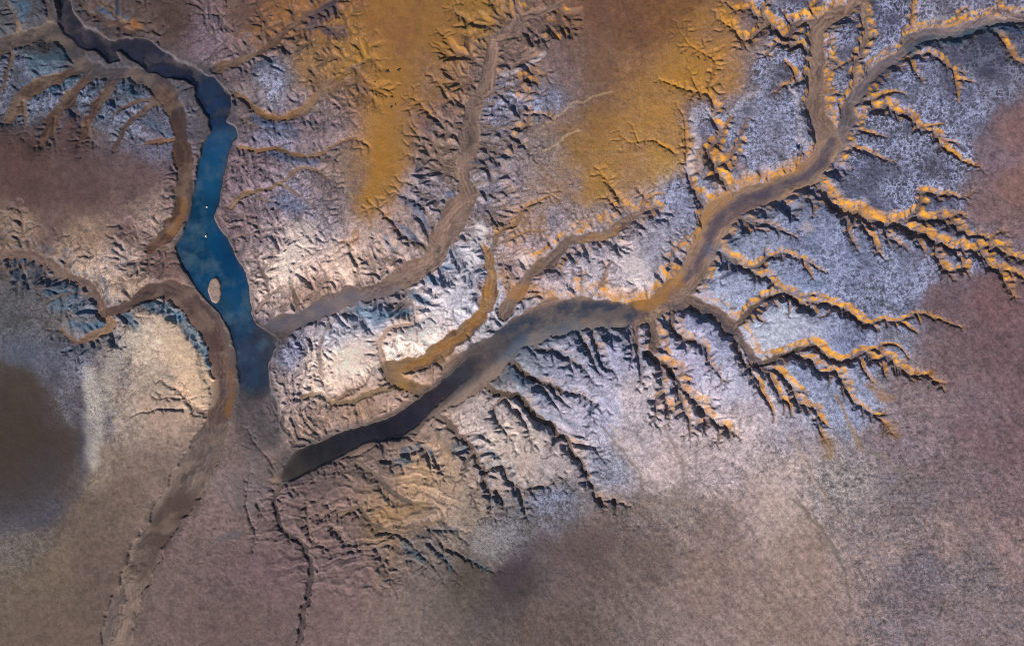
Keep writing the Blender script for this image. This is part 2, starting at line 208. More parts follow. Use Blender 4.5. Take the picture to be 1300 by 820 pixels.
# ------------------------------------------------------------------ colour survey of the undisturbed surface (sRGB), last value: grain
ZC = """20 20 80 80 82 30;60 60 85 75 70 10;130 25 98 76 66 25;170 15 92 76 70 15;220 25 86 66 60 12;270 40 118 98 108 35;300 20 98 72 60 20;340 30 128 88 48 18;380 15 130 90 50 15;500 30 131 89 58 5;560 30 140 100 50 8
600 15 140 105 50 12;700 60 115 92 90 30;740 30 110 76 60 10;800 40 114 79 55 10;860 20 122 84 48 12;900 60 128 92 76 25;930 100 160 116 55 20;960 90 112 108 128 65;1000 15 82 78 98 55;1010 80 97 92 112 60;1065 50 85 80 100 50
1130 20 76 73 96 45;1190 15 100 92 104 50;1250 70 50 55 80 25;1290 60 65 65 85 35;1260 120 84 80 98 35;1290 160 125 97 97 15;20 110 75 75 90 35;50 80 60 80 96 40;60 110 72 84 102 40;90 170 95 73 72 8;30 200 90 68 65 6
130 125 72 88 105 45;165 130 88 90 106 35;190 170 98 90 106 35;350 100 110 106 118 45;300 120 102 86 86 30;350 170 118 104 122 40;400 90 140 105 62 20;440 60 148 108 52 12;500 120 150 106 55 5;490 200 152 108 48 8
540 150 120 96 92 22;570 110 142 108 80 25;560 200 132 108 94 22;400 160 130 112 116 35;640 130 110 106 122 40;670 70 120 96 86 25;700 130 116 110 126 50;760 90 116 86 66 14;728 110 120 97 90 25;730 160 122 98 84 25;722 50 116 92 80 20;760 150 119 88 62 18;700 190 140 122 114 40
740 180 131 97 48 22;800 100 138 100 62 20;830 150 150 110 62 22;850 180 158 120 75 30;800 190 150 116 78 28;880 90 168 120 45 15;900 70 160 112 48 18;890 150 110 106 130 55;950 150 130 126 146 60;990 140 116 112 132 55
1010 190 138 130 146 60;1130 110 100 100 122 50;1180 120 104 100 122 50;1230 140 94 94 116 40;1150 190 80 80 102 60;1200 200 82 80 102 60;1260 200 116 97 106 25;1290 240 130 100 95 12;40 240 90 70 68 5;110 240 92 72 72 5
170 230 100 80 80 12;60 290 98 80 76 10;30 290 128 105 85 25;110 305 138 115 95 25;160 290 115 92 88 20;190 280 150 126 112 35;130 340 178 154 132 45;160 330 168 148 138 40;170 360 165 140 120 30;200 335 115 90 85 15
310 220 118 98 106 30;330 260 124 105 114 35;300 290 128 104 104 35;350 300 150 132 137 35;370 260 138 124 145 45;380 300 200 180 170 30;360 330 204 184 170 30;400 280 160 150 162 45;420 250 122 104 104 45;450 230 132 106 84 25
480 240 150 112 56 12;440 330 194 170 155 25;490 330 180 156 146 25;520 290 150 130 126 30;400 370 165 136 120 20;540 240 150 140 150 30;600 340 172 166 178 30;620 240 135 126 138 35;650 260 146 132 142 45;600 195 128 112 108 25
690 230 140 122 118 40;670 320 164 146 152 30;700 270 140 130 142 40;720 240 136 117 116 35;760 240 162 124 64 20;780 270 140 130 140 35;760 330 170 160 170 30;800 330 190 180 186 25;830 320 140 132 146 30;860 240 140 136 156 45
880 270 130 130 150 35;840 210 163 130 66 25;1000 270 114 120 142 35;1010 300 110 116 142 40;1100 230 90 90 116 55;1060 340 114 124 150 45;1020 360 130 140 165 40;940 360 150 155 176 35;960 310 130 136 156 35;1120 340 118 123 146 50
1100 380 96 101 126 65;1160 270 90 90 116 50;1200 260 94 90 112 50;1170 330 114 110 130 45;1200 380 105 83 88 25;1260 380 114 86 88 20;1260 280 128 101 100 25;1250 260 124 100 100 25;1240 310 86 86 110 45;20 400 75 75 76 25
30 440 70 74 88 22;60 470 66 66 78 25;110 470 85 80 85 45;150 460 145 130 116 50;190 440 190 174 155 25;230 450 195 170 146 18;240 480 200 170 142 18;200 480 160 145 130 22;160 520 160 145 130 25;130 520 128 118 114 60
100 520 84 78 82 45;110 400 125 116 118 45;60 400 88 84 82 30;30 500 80 66 52 3;30 560 75 62 50 3;80 560 70 60 60 5;200 520 150 130 116 12;370 450 125 122 142 35;360 490 150 131 126 30;400 470 198 178 164 18;430 430 184 180 194 20
440 460 214 194 180 15;470 400 150 155 176 18;500 440 218 200 190 20;540 420 212 198 190 20;560 390 195 186 192 20;590 380 190 186 200 25;500 385 140 125 124 12;410 530 150 126 112 30;460 520 155 126 106 20;500 510 164 140 126 12
560 480 160 132 118 10;620 470 95 100 112 10;680 460 120 125 140 25;740 440 165 160 180 30;700 490 150 150 170 30;780 450 160 156 180 30;810 500 184 174 180 28;760 520 170 165 184 30;720 520 175 165 180 28;900 440 160 160 190 28
930 480 174 170 190 26;900 500 180 170 182 28;880 460 175 166 190 26;1000 420 170 175 190 25;1030 430 155 155 176 30;1080 430 130 136 160 45;1130 390 108 110 132 60;1080 490 150 150 166 45;1030 480 140 145 166 40;1130 430 130 125 136 40
1160 500 130 111 112 30;1200 450 112 89 91 28;1270 450 110 86 90 22;1240 540 115 93 99 28;1150 560 135 116 121 40;1000 540 160 150 160 40;940 540 184 170 170 30;960 520 180 170 180 28;590 490 150 131 122 12;610 520 184 170 166 20
650 560 188 174 165 18;30 600 70 60 50 3;50 650 74 70 74 25;30 690 105 96 82 35;120 600 132 117 102 22;150 620 112 96 86 10;100 660 105 90 80 12;60 720 110 95 80 10;120 710 105 88 80 10;200 600 124 108 100 10;300 560 115 98 95 15
300 620 120 105 105 14;280 660 125 105 100 18;250 700 110 92 90 18;290 720 110 90 90 18;330 680 110 92 92 12;340 720 110 90 92 12;400 620 110 92 90 16;430 660 124 102 95 18;430 700 114 95 95 12;470 590 115 98 92 14;540 610 170 140 112 12
500 640 150 124 104 10;560 630 160 138 118 16;490 655 140 114 85 12;590 650 145 130 116 25;620 690 125 116 106 50;600 720 85 75 66 14;550 700 108 98 94 20;640 680 122 118 120 60;650 730 66 56 60 12;700 650 95 86 86 30;660 590 170 155 146 18
700 580 165 155 156 22;700 640 110 110 120 50;780 590 150 145 155 45;800 560 170 160 165 25;840 590 175 160 160 24;760 670 112 96 90 28;740 710 96 80 74 24;820 700 108 92 84 24;800 650 115 100 90 40;860 650 135 120 111 34;900 590 170 155 156 34
900 680 130 113 106 24;900 720 134 116 108 18;980 640 166 148 142 20;1000 600 170 155 150 30;1020 700 146 127 118 16;1060 620 160 150 145 50;1090 660 145 130 126 45;1120 700 145 126 120 38;1150 630 125 110 108 45;1220 600 118 99 101 34
1280 560 115 91 95 26;1200 680 140 120 116 36;1160 720 125 108 112 55;1280 700 140 115 112 34;1240 720 130 115 112 45;1290 620 120 96 96 34;700 800 98 84 76 22;1000 800 138 120 112 20;1250 800 128 110 108 38;300 800 106 88 86 14;60 800 104 88 78 10"""
Z = np.array([[float(v) for v in t.split()] for ln in ZC.split('\n') for t in ln.split(';')])
def shepard(pts, vals, X, Y, sig=24.0, p=2.6, step=4):
    """smooth interpolation evaluated on a coarse grid and bilinearly enlarged"""
    xs = np.arange(X0 - 8, X1 + 16, step); ys = np.arange(Y0 - 8, Y1 + 16, step)
    qx, qy = np.meshgrid(xs, ys)
    num = np.zeros(qx.shape + (vals.shape[1],)); den = np.zeros(qx.shape)
    for (px, py), v in zip(pts, vals):
        d2 = (qx - px) ** 2 + (qy - py) ** 2
        w = 1 / (d2 + sig * sig) ** p
        num += w[..., None] * v; den += w
    num /= den[..., None]
    fx = np.clip((X - xs[0]) / step, 0, len(xs) - 1.01); fy = np.clip((Y - ys[0]) / step, 0, len(ys) - 1.01)
    ix = fx.astype(int); iy = fy.astype(int); fx = (fx - ix)[..., None]; fy = (fy - iy)[..., None]
    return ((num[iy, ix] * (1 - fx) + num[iy, ix + 1] * fx) * (1 - fy) + (num[iy + 1, ix] * (1 - fx) + num[iy + 1, ix + 1] * fx) * fy).astype(np.float32)

WX = GX + 16 * fbm(GX, GY, 40, 6, 3, .62) * .75 + 5 * fbm(GX, GY, 9, 3, 8)
WY = GY + 16 * fbm(GX, GY, 40, 6, 23, .62) * .75 + 5 * fbm(GX, GY, 9, 3, 28)
zone = shepard(Z[:, :2], np.concatenate([lin(Z[:, 2:5]), Z[:, 5:6] / 100], 1), WX, WY, sig=19, p=2.3)
ZCOL = zone[..., :3]; GRAIN = zone[..., 3]
ZCOL = ZCOL * ((np.maximum(ZCOL.mean(-1), .02) / .2) ** .2)[..., None]
ZCOL = ZCOL * (1 + sstep(.02, -.02, ZCOL[..., 2] - ZCOL[..., 0])[..., None] * np.array([.035, -.012, -.01]))

# plateau height, ochre amount, painted blue shade amount : x y z ochre blue
PC = """60 30 7 .25 .5;60 110 7 .1 .9;60 220 9 .05 .2;150 130 8 .15 .8;140 290 7 .3 .35;60 360 6 .25 .9;120 400 7 .2 .9;190 350 6 .2 .5;200 420 8 .1 1;230 480 7 .3 .3;150 560 4 .1 .1;40 560 3 0 .3;100 700 4 .1 .1;260 450 7 .1 .8
290 600 2.2 .1 .1;250 700 3 .1 .1;330 700 2.5 .1 .1;420 650 4 .2 .1;480 720 4 .4 .6;540 600 5 .2 .8;640 640 7 .5 .8;620 560 8 .4 .8;700 520 9 .6 .7;760 620 8 .5 .4;370 480 3.5 .1 .3;440 450 7 .1 .3;480 520 3.5 .2 0;540 420 9 .3 .3
600 380 9 .3 .6;380 340 8 .1 .2;310 250 6 .25 .2;300 130 6 .35 .5;340 60 7 .35 .6;420 100 8 .6 .6;380 180 7 .35 .7;500 100 9 .9 .1;500 300 8 .4 .6;560 200 9 .5 .6;600 60 9 .6 .4;640 200 9 .6 .7;680 100 9 .9 .3;700 280 10 .95 .3;760 330 9 .9 .5
820 200 9 1 .2;900 180 10 1 .5;880 60 9 1 .3;980 60 10 1 .4;1000 200 10 .9 .5;1100 60 9 .8 .6;1200 60 8 .9 .8;1150 150 9 1 .4;1250 200 8 1 .2;1080 260 10 .9 .5;1200 300 9 1 .6;1000 350 10 .95 .8;1050 420 10 1 .6;1150 430 8 1 .3;1050 520 9 .9 .5
880 300 10 1 .5;800 350 9 1 .3;880 450 10 .8 .8;780 470 9 .6 .9;900 540 9 .7 .3;1250 450 8 .6 .1;1200 650 8 .3 .1;900 700 8 .2 .1;600 720 6 .3 .3;230 50 6 .5 .5;130 15 6 .4 .9;230 240 5 .3 .1
262 400 1.6 0 .1;300 450 1.4 0 .1;294 500 1.2 0 0;240 358 1.8 0 .1;310 560 1.2 0 0;214 330 2.2 .1 .1;340 560 1.5 0 0;130 62 2.2 .1 .3;180 82 1.6 0 .2;228 112 1.6 0 .2;100 66 2.4 .1 .2;250 150 1.8 .05 .2;268 85 2.4 .2 .2;245 200 2.5 .1 .1;300 300 3 .2 .2;292 250 3 .2 .2
200 60 3 .1 .2;350 470 2.2 .05 .2;355 530 1.8 .05 0;300 160 3 .3 .3;600 500 3 .2 .3;560 530 3 .2 .2;650 450 4 .3 .4"""
P = np.array([[float(v) for v in t.split()] for ln in PC.split('\n') for t in ln.split(';')])
pm = shepard(P[:, :2], P[:, 2:5], GX, GY, sig=30)
ZP = pm[..., 0] + .9 * fbm(GX, GY, 60, 5, 41); OCH = pm[..., 1]; BLU = pm[..., 2]
def plateau_at(x, y):
    j = int(min(max((x - X0) / STEP, 0), NX - 1)); i = int(min(max((y - Y0) / STEP, 0), NY - 1))
    return float(ZP[i, j])

# ------------------------------------------------------------------ refine channel lines
def refine(pts, rough=1.0, ds=2.6):
    P = [np.array(p, float) for p in pts]
    out = [P[0]]
    for i in range(len(P) - 1):
        p0 = P[max(i - 1, 0)]; p1 = P[i]; p2 = P[i + 1]; p3 = P[min(i + 2, len(P) - 1)]
        n = max(1, int(np.hypot(*(p2 - p1)[:2]) / ds))
        for k in range(1, n + 1):
            t = k / n
            q = .5 * (2 * p1 + (p2 - p0) * t + (2 * p0 - 5 * p1 + 4 * p2 - p3) * t * t + (3 * p1 - p0 - 3 * p2 + p3) * t ** 3)
            q[2] = max(.5, q[2]); out.append(q)
    A = np.array(out)
    if len(A) > 3:
        n = len(A)
        off = np.zeros(n)
        for sc, am in ((9, 1.0), (4, .7), (2, .5)):
            k = rng.normal(0, 1, n // sc + 3)
            off += am * np.interp(np.arange(n) / sc, np.arange(len(k)), k)
        tg = np.gradient(A[:, :2], axis=0); tg /= np.linalg.norm(tg, axis=1)[:, None] + 1e-6
        am = rough * np.clip(A[:, 2], 1.0, 2.2) * .95
        env = np.minimum(1, np.minimum(np.arange(n), 6) / 6.0)
        A[:, 0] += -tg[:, 1] * off * am * env; A[:, 1] += tg[:, 0] * off * am * env
        k = rng.normal(0, 1, n // 3 + 3)
        A[:, 2] *= 1 + .14 * np.interp(np.arange(n) / 3, np.arange(len(k)), k)
        A[:, 2] = np.maximum(A[:, 2], .45)
    return A

H = ZP.copy()
BIG = np.full(H.shape, 1e3, np.float32)            # distance past the bank of wide valleys
DCM = np.full(H.shape, 1e3, np.float32)           # the same, surveyed channels only
DC = np.full(H.shape, 1e3, np.float32)             # distance past the bank of every channel
FLW = np.zeros(H.shape, np.float32)                # floor mask
FLC = np.zeros(H.shape + (3,), np.float32)
LAT = np.zeros(H.shape, np.float32); ALG = np.zeros(H.shape, np.float32)
SUNXY = (-.42, .91)                                # towards the sun, survey axes (y south)
BK = 1.5 * fbm(GX, GY, 8, 3, 77) + 1.1 * fbm(GX, GY, 3.0, 2, 78)
THR = np.zeros(H.shape, np.float32); RA = np.zeros(H.shape, np.float32); RD = np.zeros(H.shape, np.float32)
BK2 = 4.5 * fbm(GX, GY, 20, 4, 79)
def splat(a, b, za, zb, s1, R, dep, cls, fcol=None, along=0.0, asym=.45, frac=.72, s2=.03):
    x0 = min(a[0], b[0]) - R - a[2]; x1 = max(a[0], b[0]) + R + a[2]; y0 = min(a[1], b[1]) - R - a[2]; y1 = max(a[1], b[1]) + R + a[2]
    j0 = max(0, int((x0 - X0) / STEP)); j1 = min(NX, int((x1 - X0) / STEP) + 2); i0 = max(0, int((y0 - Y0) / STEP)); i1 = min(NY, int((y1 - Y0) / STEP) + 2)
    if j0 >= j1 or i0 >= i1: return
    x = GX[i0:i1, j0:j1]; y = GY[i0:i1, j0:j1]
    dx = b[0] - a[0]; dy = b[1] - a[1]; L2 = dx * dx + dy * dy + 1e-9; L = math.sqrt(L2)
    t = np.clip(((x - a[0]) * dx + (y - a[1]) * dy) / L2, 0, 1)
    ex = x - a[0] - t * dx; ey = y - a[1] - t * dy
    d = np.sqrt(ex * ex + ey * ey) + 1e-5
    w = a[2] + (b[2] - a[2]) * t
    zf = za + (zb - za) * t
    wob = BK[i0:i1, j0:j1] * min(1.1, .3 + a[2] * .25)
    if cls == 'G': wob = wob * .35
    if cls == 'T': wob = wob + BK2[i0:i1, j0:j1] * min(1, a[2] / 10)
    u = np.maximum(d - w + wob, 0)
    facing = -(ex * SUNXY[0] + ey * SUNXY[1]) / d           # wall on the far side from the sun looks at the sun
    s = s1 * (1 - asym * facing)
    depL = np.maximum(ZP[i0:i1, j0:j1] - zf, .4) if cls != 'G' else dep
    h = zf + np.minimum(s * u, depL * (frac + s2 * u)) + np.where(u > R - 1.5, 50, 0)
    Hs = H[i0:i1, j0:j1]
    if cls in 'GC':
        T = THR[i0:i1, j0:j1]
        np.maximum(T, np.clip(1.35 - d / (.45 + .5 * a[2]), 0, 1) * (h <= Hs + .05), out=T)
    np.minimum(Hs, h, out=Hs)
    D = DC[i0:i1, j0:j1]; np.minimum(D, u, out=D)
    if cls != 'G': D = DCM[i0:i1, j0:j1]; np.minimum(D, u, out=D)
    if cls == 'T':
        B = BIG[i0:i1, j0:j1]; g = u < B
        sd = np.sign(ex * -dy + ey * dx)
        RA[i0:i1, j0:j1][g] = (along + t * L + sd * 500 + u * .45)[g]; RD[i0:i1, j0:j1][g] = dep * (1 if frac < .5 else .25)
        B[g] = u[g]
    if fcol is not None:
        m = (1 - np.clip(u / 1.4, 0, 1)) * (np.clip(a[2] / 2.2, 0, 1))
        F = FLW[i0:i1, j0:j1]; g = m > F
        F[g] = m[g]; FLC[i0:i1, j0:j1][g] = fcol
        lat = (ex * -dy + ey * dx) / L
        ui = (d - w) < 1
        LAT[i0:i1, j0:j1][ui] = lat[ui]; ALG[i0:i1, j0:j1][ui] = (along + t * L)[ui]

def feather(A, z, dep, spec, side, s1, lev=0):
    """short side gullies that climb from the channel floor to the surface"""
    sp, l0, l1, fork = spec
    acc = random.random() * sp
    for i in range(1, len(A)):
        seg = A[i, :2] - A[i - 1, :2]; L = np.hypot(*seg)
        acc += L
        if acc < sp: continue
        acc = random.uniform(-.3, .3) * sp
        t = seg / (L + 1e-6)
        for sg in ((-1, 1) if side == 0 else (side,)):
            if random.random() < .22: continue
            nrm = np.array([-t[1], t[0]]) * sg
            ang = random.uniform(-.15, .75)
            dr = nrm * math.cos(ang) + t * math.sin(ang)
            ln = random.uniform(l0, l1) * (.7 + .3 * random.random()) + A[i, 2] * .3
            ln *= min(1, .5 + dep[i] / 8) * (1 + .55 * math.sin(.21 * A[i, 0] + sg * 2.1 + .9 * math.sin(.13 * A[i, 1])))
            grow(A[i, :2] + nrm * A[i, 2] * .7, dr, ln, z[i], dep[i], s1, fork, lev)
GUL = []
def grow(p, dr, ln, z0, dep, s1, fork, lev):
    n = max(2, int(ln / 2.2)); th = math.atan2(dr[1], dr[0]); w = min(1.5, .45 + ln * .04)
    pz = z0; turn = 0
    for k in range(n):
        turn = .5 * turn + random.uniform(-.2, .2); th += turn
        q = (p[0] + math.cos(th) * ln / n, p[1] + math.sin(th) * ln / n)
        t = (k + 1) / n
        nz = z0 + dep * (t ** 2.3) * .97
        ww = w * (1 - t) + .3
        GUL.append(((p[0], p[1], ww), (q[0], q[1], ww), pz, nz, s1, dep))
        if lev < 2 and random.random() < fork * .45 and 0 < k < n - 1:
            sg = random.choice((-1, 1)); a2 = th + sg * random.uniform(.4, .8)
            grow(q, (math.cos(a2), math.sin(a2)), ln * (1 - t) * random.uniform(.6, 1.0) + 1.5, nz, dep * (1 - t ** 2.3), s1, fork * .6, lev + 1)
        p = q; pz = nz

for c in CH:
    A = refine(c['pts'], c['rough'] * (.5 if c['style'] == 'T' else 1))
    n = len(A)
    dl = np.r_[0, np.cumsum(np.hypot(*np.diff(A[:, :2], axis=0).T))]
    t = dl / dl[-1]
    if c['style'] == 'C' : A[:, 2] *= .72
    dep = c['d0'] + (c['d1'] - c['d0']) * (t ** 1.15)
    zp = np.array([plateau_at(a[0], a[1]) for a in A])
    z = np.maximum(zp - dep, .35 if c['style'] == 'C' else .25)
    z = np.minimum.accumulate(z[::-1])[::-1] if c['style'] == 'C' else np.convolve(np.pad(z, 8, 'edge'), np.ones(17) / 17, 'valid')
    dep = np.maximum(zp - z, .6)
    c['A'] = A; c['z'] = z; c['dep'] = dep
    s1 = 1.45 if c['style'] == 'C' else .9
    fc = lin(c['floor']) if c['floor'] else None
    if fc is None and c['pts'][0][2] >= 2.0: fc = lin((104, 86, 76))
    for i in range(n - 1):
        R = 26 if c['style'] == 'T' else 14
        sp = c['feather']; fr = .72; s2 = .28 / (R - 2.5)
        if sp and sp[2] >= 13:
            fr = .42; Lf = sp[2] * .74; s2 = .59 / Lf; R = Lf + 4
        elif sp and c['style'] == 'C':
            fr = .8; s2 = .2 / 10
        splat(A[i], A[i + 1], z[i], z[i + 1], s1, R, dep[i], c['style'], fc, dl[i], frac=fr, s2=s2)
    if c['feather']: feather(A, z, dep, c['feather'], c['side'], .85)
for g in GUL:
    splat(g[0], g[1], g[2], g[3], g[4], 7, g[5], 'G', None)
print('channels', len(CH), 'gullies', len(GUL))

# fine drainage veins: points scattered over the slopes, each draining to the nearest lower neighbour
VR = '''60 60 60;150 140 60;60 230 8;150 240 12;100 310 55;160 340 60;60 370 50;60 430 20;30 520 3;200 450 14;190 400 25;150 560 4;280 640 4;300 250 70;350 100 70;300 40 60;400 60 45;440 110 25;500 60 5;500 200 7;440 200 40
380 260 70;430 330 70;540 240 50;560 140 50;580 60 45;620 20 45;660 90 30;660 180 35;640 260 45;690 40 25;760 80 4;740 180 12;820 160 25;860 100 25;900 60 25;800 230 30;760 330 45;860 280 35;950 170 28;1000 120 25;1000 200 30;940 60 30
1130 100 16;1200 100 14;1150 180 16;1100 250 16;1150 310 22;1250 340 20;1020 300 18;1000 360 20;1100 380 12;1050 420 18;1120 470 20;1180 440 14;1050 520 22;950 480 25;880 450 30;880 530 28;800 450 32;780 520 22;720 480 35;680 540 35;720 600 22
640 600 42;560 600 40;500 640 40;420 650 22;560 700 30;440 430 24;400 480 20;540 380 30;480 500 16;580 330 50;900 620 5;1100 620 3;1250 500 3;700 680 6;1280 650 3;300 780 3;700 800 3;390 700 5;350 650 7;330 580 6;220 640 3;300 560 8;250 570 3;190 700 3;400 640 16;440 650 20;370 620 12;380 800 3;130 760 3'''
V = np.array([[float(v) for v in t.split()] for ln in VR.split('\n') for t in ln.split(';')])
REACH = shepard(V[:, :2], V[:, 2:3], GX, GY, sig=22, p=2.4)[..., 0] * (1 + .5 * fbm(GX, GY, 26, 3, 750)) * (1 - .5 * sstep(900, 980, GX)) * (1 - .4 * sstep(640, 700, GX) * sstep(400, 440, GY)) * (1 - .7 * sstep(70, 45, np.hypot(GX - 830, (GY - 140) * .8)))
VD = 1 - .35 * sstep(880, 980, GX)
sp = 6.2
qx = np.arange(X0 + 4, X1 - 4, sp); qy = np.arange(Y0 + 4, Y1 - 4, sp); qx, qy = np.meshgrid(qx, qy)
qx = qx + rng.uniform(-.45, .45, qx.shape) * sp; qy = qy + rng.uniform(-.45, .45, qy.shape) * sp
qi = ((qy - Y0) / STEP).astype(int).clip(0, NY - 1); qj = ((qx - X0) / STEP).astype(int).clip(0, NX - 1)
dq = DC[qi, qj] + 0.0
ok = (dq > 1.5) & (dq < REACH[qi, qj]) & (rng.random(dq.shape) < .88)
px = qx[ok]; py = qy[ok]; dq = dq[ok]; hq = H[qi, qj][ok]
o = np.argsort(dq); px = px[o]; py = py[o]; dq = dq[o]; hq = hq[o]
base = np.concatenate([np.c_[c['A'][::2, :2], c['z'][::2]] for c in CH] + [np.array([[g[1][0], g[1][1], g[3]] for g in GUL[::3]])])
nb = len(base); tot = nb + len(px)
PXY = np.zeros((tot, 2)); PXY[:nb] = base[:, :2]; PXY[nb:, 0] = px; PXY[nb:, 1] = py
PD = np.r_[DC[((base[:, 1] - Y0) / STEP).astype(int).clip(0, NY - 1), ((base[:, 0] - X0) / STEP).astype(int).clip(0, NX - 1)] * 0 - 1, dq]
par = np.full(tot, -1); cnt = np.ones(tot)
for i in range(nb, tot):
    dd = np.hypot(PXY[:i, 0] - PXY[i, 0], PXY[:i, 1] - PXY[i, 1])
    cost = dd + np.where(PD[:i] > PD[i] - .35 * dd, 40, 0)
    j = int(np.argmin(cost))
    if dd[j] < 22: par[i] = j
for i in range(tot - 1, nb - 1, -1):
    if par[i] >= nb: cnt[par[i]] += cnt[i]
zz = np.r_[base[:, 2], hq]
mid_ = rng.uniform(-1, 1, (tot, 2)) * 1.1
nv = 0
for i in range(nb, tot):
    j = par[i]
    if j < 0: continue
    dpt = min(4.2, .30 + .95 * math.log(cnt[i] + .2))
    if cnt[i] < 2: dpt = .34
    dpt *= VD[int(PXY[i, 1] - Y0), int(PXY[i, 0] - X0)]
    zz[i] = max(zz[i] - dpt, zz[j] + .02)
    a = PXY[j]; b = PXY[i]; m = (a + b) / 2 + mid_[i]; w = .22 + .22 * math.log(cnt[i] + 1)
    zm = (zz[i] + zz[j]) / 2
    splat((a[0], a[1], w), (m[0], m[1], w), min(zz[j], zz[i]), zm, .62, 5.5, dpt + .6, 'G', None, 0, .3, .9, .2)
    splat((m[0], m[1], w), (b[0], b[1], w * .8), zm, zz[i], .62, 5.5, dpt + .6, 'G', None, 0, .3, .9, .2)
    nv += 1
print('veins', nv)
# rills: fine furrows running down every valley side
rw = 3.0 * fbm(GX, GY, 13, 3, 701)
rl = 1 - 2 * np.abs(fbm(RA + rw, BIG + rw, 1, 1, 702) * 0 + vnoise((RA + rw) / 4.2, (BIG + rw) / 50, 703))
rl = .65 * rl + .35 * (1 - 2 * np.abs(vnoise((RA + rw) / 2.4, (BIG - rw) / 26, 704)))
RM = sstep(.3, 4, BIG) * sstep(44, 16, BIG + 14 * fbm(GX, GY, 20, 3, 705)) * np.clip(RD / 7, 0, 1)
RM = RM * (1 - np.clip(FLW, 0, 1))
H += .6 * (rl - .4) * RM
# shoulders: the surface sags gently towards wide valleys
H -= 1.6 * np.exp(-np.maximum(BIG, 0) / 9.0) * sstep(2, 6, H)

# ------------------------------------------------------------------ water bodies
def pip(poly, X, Y):
    m = np.zeros(X.shape, bool); n = len(poly)
    for i in range(n):
        xa, ya = poly[i]; xb, yb = poly[(i + 1) % n]
        if ya == yb: continue
        c = ((ya > Y) != (yb > Y)) & (X < (xb - xa) * (Y - ya) / (yb - ya) + xa)
        m ^= c
    return m
def blur(a, r):
    q = int(3 * r + .5); k = np.exp(-.5 * (np.arange(-q, q + 1) / r) ** 2); k /= k.sum()
    b = np.apply_along_axis(lambda v: np.convolve(np.pad(v, q, 'edge'), k, 'valid'), 0, a)
    return np.apply_along_axis(lambda v: np.convolve(np.pad(v, q, 'edge'), k, 'valid'), 1, b).astype(np.float32)
LAKE = [(292,180),(287,205),(279,231),(277,256),(269,276),(277,289),(289,302),(299,327),(310,345),(315,368),(317,398),(325,414),(345,424),(372,416),(371,424),(348,441),(340,461),(340,474),(345,502),(356,545),(350,565),
        (325,570),(302,560),(300,487),(298,461),(291,423),(277,400),(262,384),(248,368),(228,338),(219,314),(229,294),(237,276),(241,256),(245,231),(249,205),(255,180),(264,165),(262,147),(248,128),(244,108),(226,103),
        (203,97),(173,84),(152,68),(145,64),(149,78),(138,86),(128,72),(117,64),(97,58),(77,42),(69,25),(72,0),(68,-30),(74,-50),(86,-50),(80,-20),(84,0),(102,28),(124,43),(152,48),(178,43),(203,56),(223,74),(254,86),(270,94),(282,110),(292,127),(289,145),(284,152),(296,158),(301,172)]
DARKW = [(352,616),(356,590),(375,570),(405,560),(430,551),(460,540),(485,531),(515,520),(535,503),(555,486),(575,468),(600,447),(620,436),(645,424),(652,428),(640,444),(618,460),(602,480),(578,496),(556,518),(530,541),(505,560),(470,563),(445,576),(410,593),(375,610)]
wx = GX + 2.2 * fbm(GX, GY, 14, 3, 61) + BK; wy = GY + 2.2 * fbm(GX, GY, 14, 3, 62) + BK
nwf = sstep(180, 100, GY) * 6
mask = (pip(LAKE, wx + nwf * fbm(GX, GY, 17, 4, 66), wy + nwf * fbm(GX, GY, 17, 4, 67)) | pip(DARKW, wx + 3 * fbm(GX, GY, 30, 3, 63), wy + 4 * fbm(GX, GY, 40, 3, 64))).astype(np.float32)
m1 = blur(mask, 1.5); m2 = blur(mask, 7)
m3 = blur(mask, 13)
soft = sstep(470, 520, GY) * (GX < 352)
arm = sstep(150, 60, GY) + sstep(330, 420, GX)
bed = .75 - m1 * 1.1 * (1 - soft) - m2 * 1.5 * (1 - .7 * soft) * (1 - .5 * np.clip(arm, 0, 1)) - m3 * 2.4
bed = bed + .55 * fbm(GX, GY, 18, 4, 650) * m1
bed = bed + .8 * sstep(175, 105, GY) * m1 * (.6 + 1.2 * fbm(GX, GY, 16, 4, 655)) + 4.2 * sstep(455, 560, GY) * (GX < 360) * (GY < 572) * m1 * sstep(362, 345, GX) + 3.4 * sstep(318, 366, GX) * sstep(450, 436, GY) * sstep(395, 405, GY) * m1 + 3.0 * sstep(545, 640, GX) * m1 + 1.6 * sstep(410, 352, GX) * sstep(565, 580, GY) * m1
H = np.where(m1 > .02, np.minimum(H, bed + (1 - m1) * 6 * (1 - .8 * soft)), H)
# beach: low ground beside open water
shore = sstep(.02, .45, m2)
WL = 0.0
below = H < WL + .12
H = np.where((H < WL + .15) & (m1 < .05), WL + .18, H)

# fine relief
H += FLW * .30 * fbm(LAT, ALG * .12, 3.0, 3, 85) * sstep(.05, .6, H)
H -= FLW * .6 * sstep(.0, .2, fbm(LAT, ALG * .16, 10, 4, 310)) * sstep(.5, 1.2, H)
rel = sstep(3, 30, np.minimum(DC, 60))
H += GRAIN * (.9 * fbm(GX, GY, 3.2, 3, 91) + .5 * (1 - 2 * np.abs(fbm(GX, GY, 6, 3, 95)))) * sstep(.5, 2.5, H)
H += .25 * fbm(GX, GY, 12, 4, 97) * sstep(.4, 3, H)
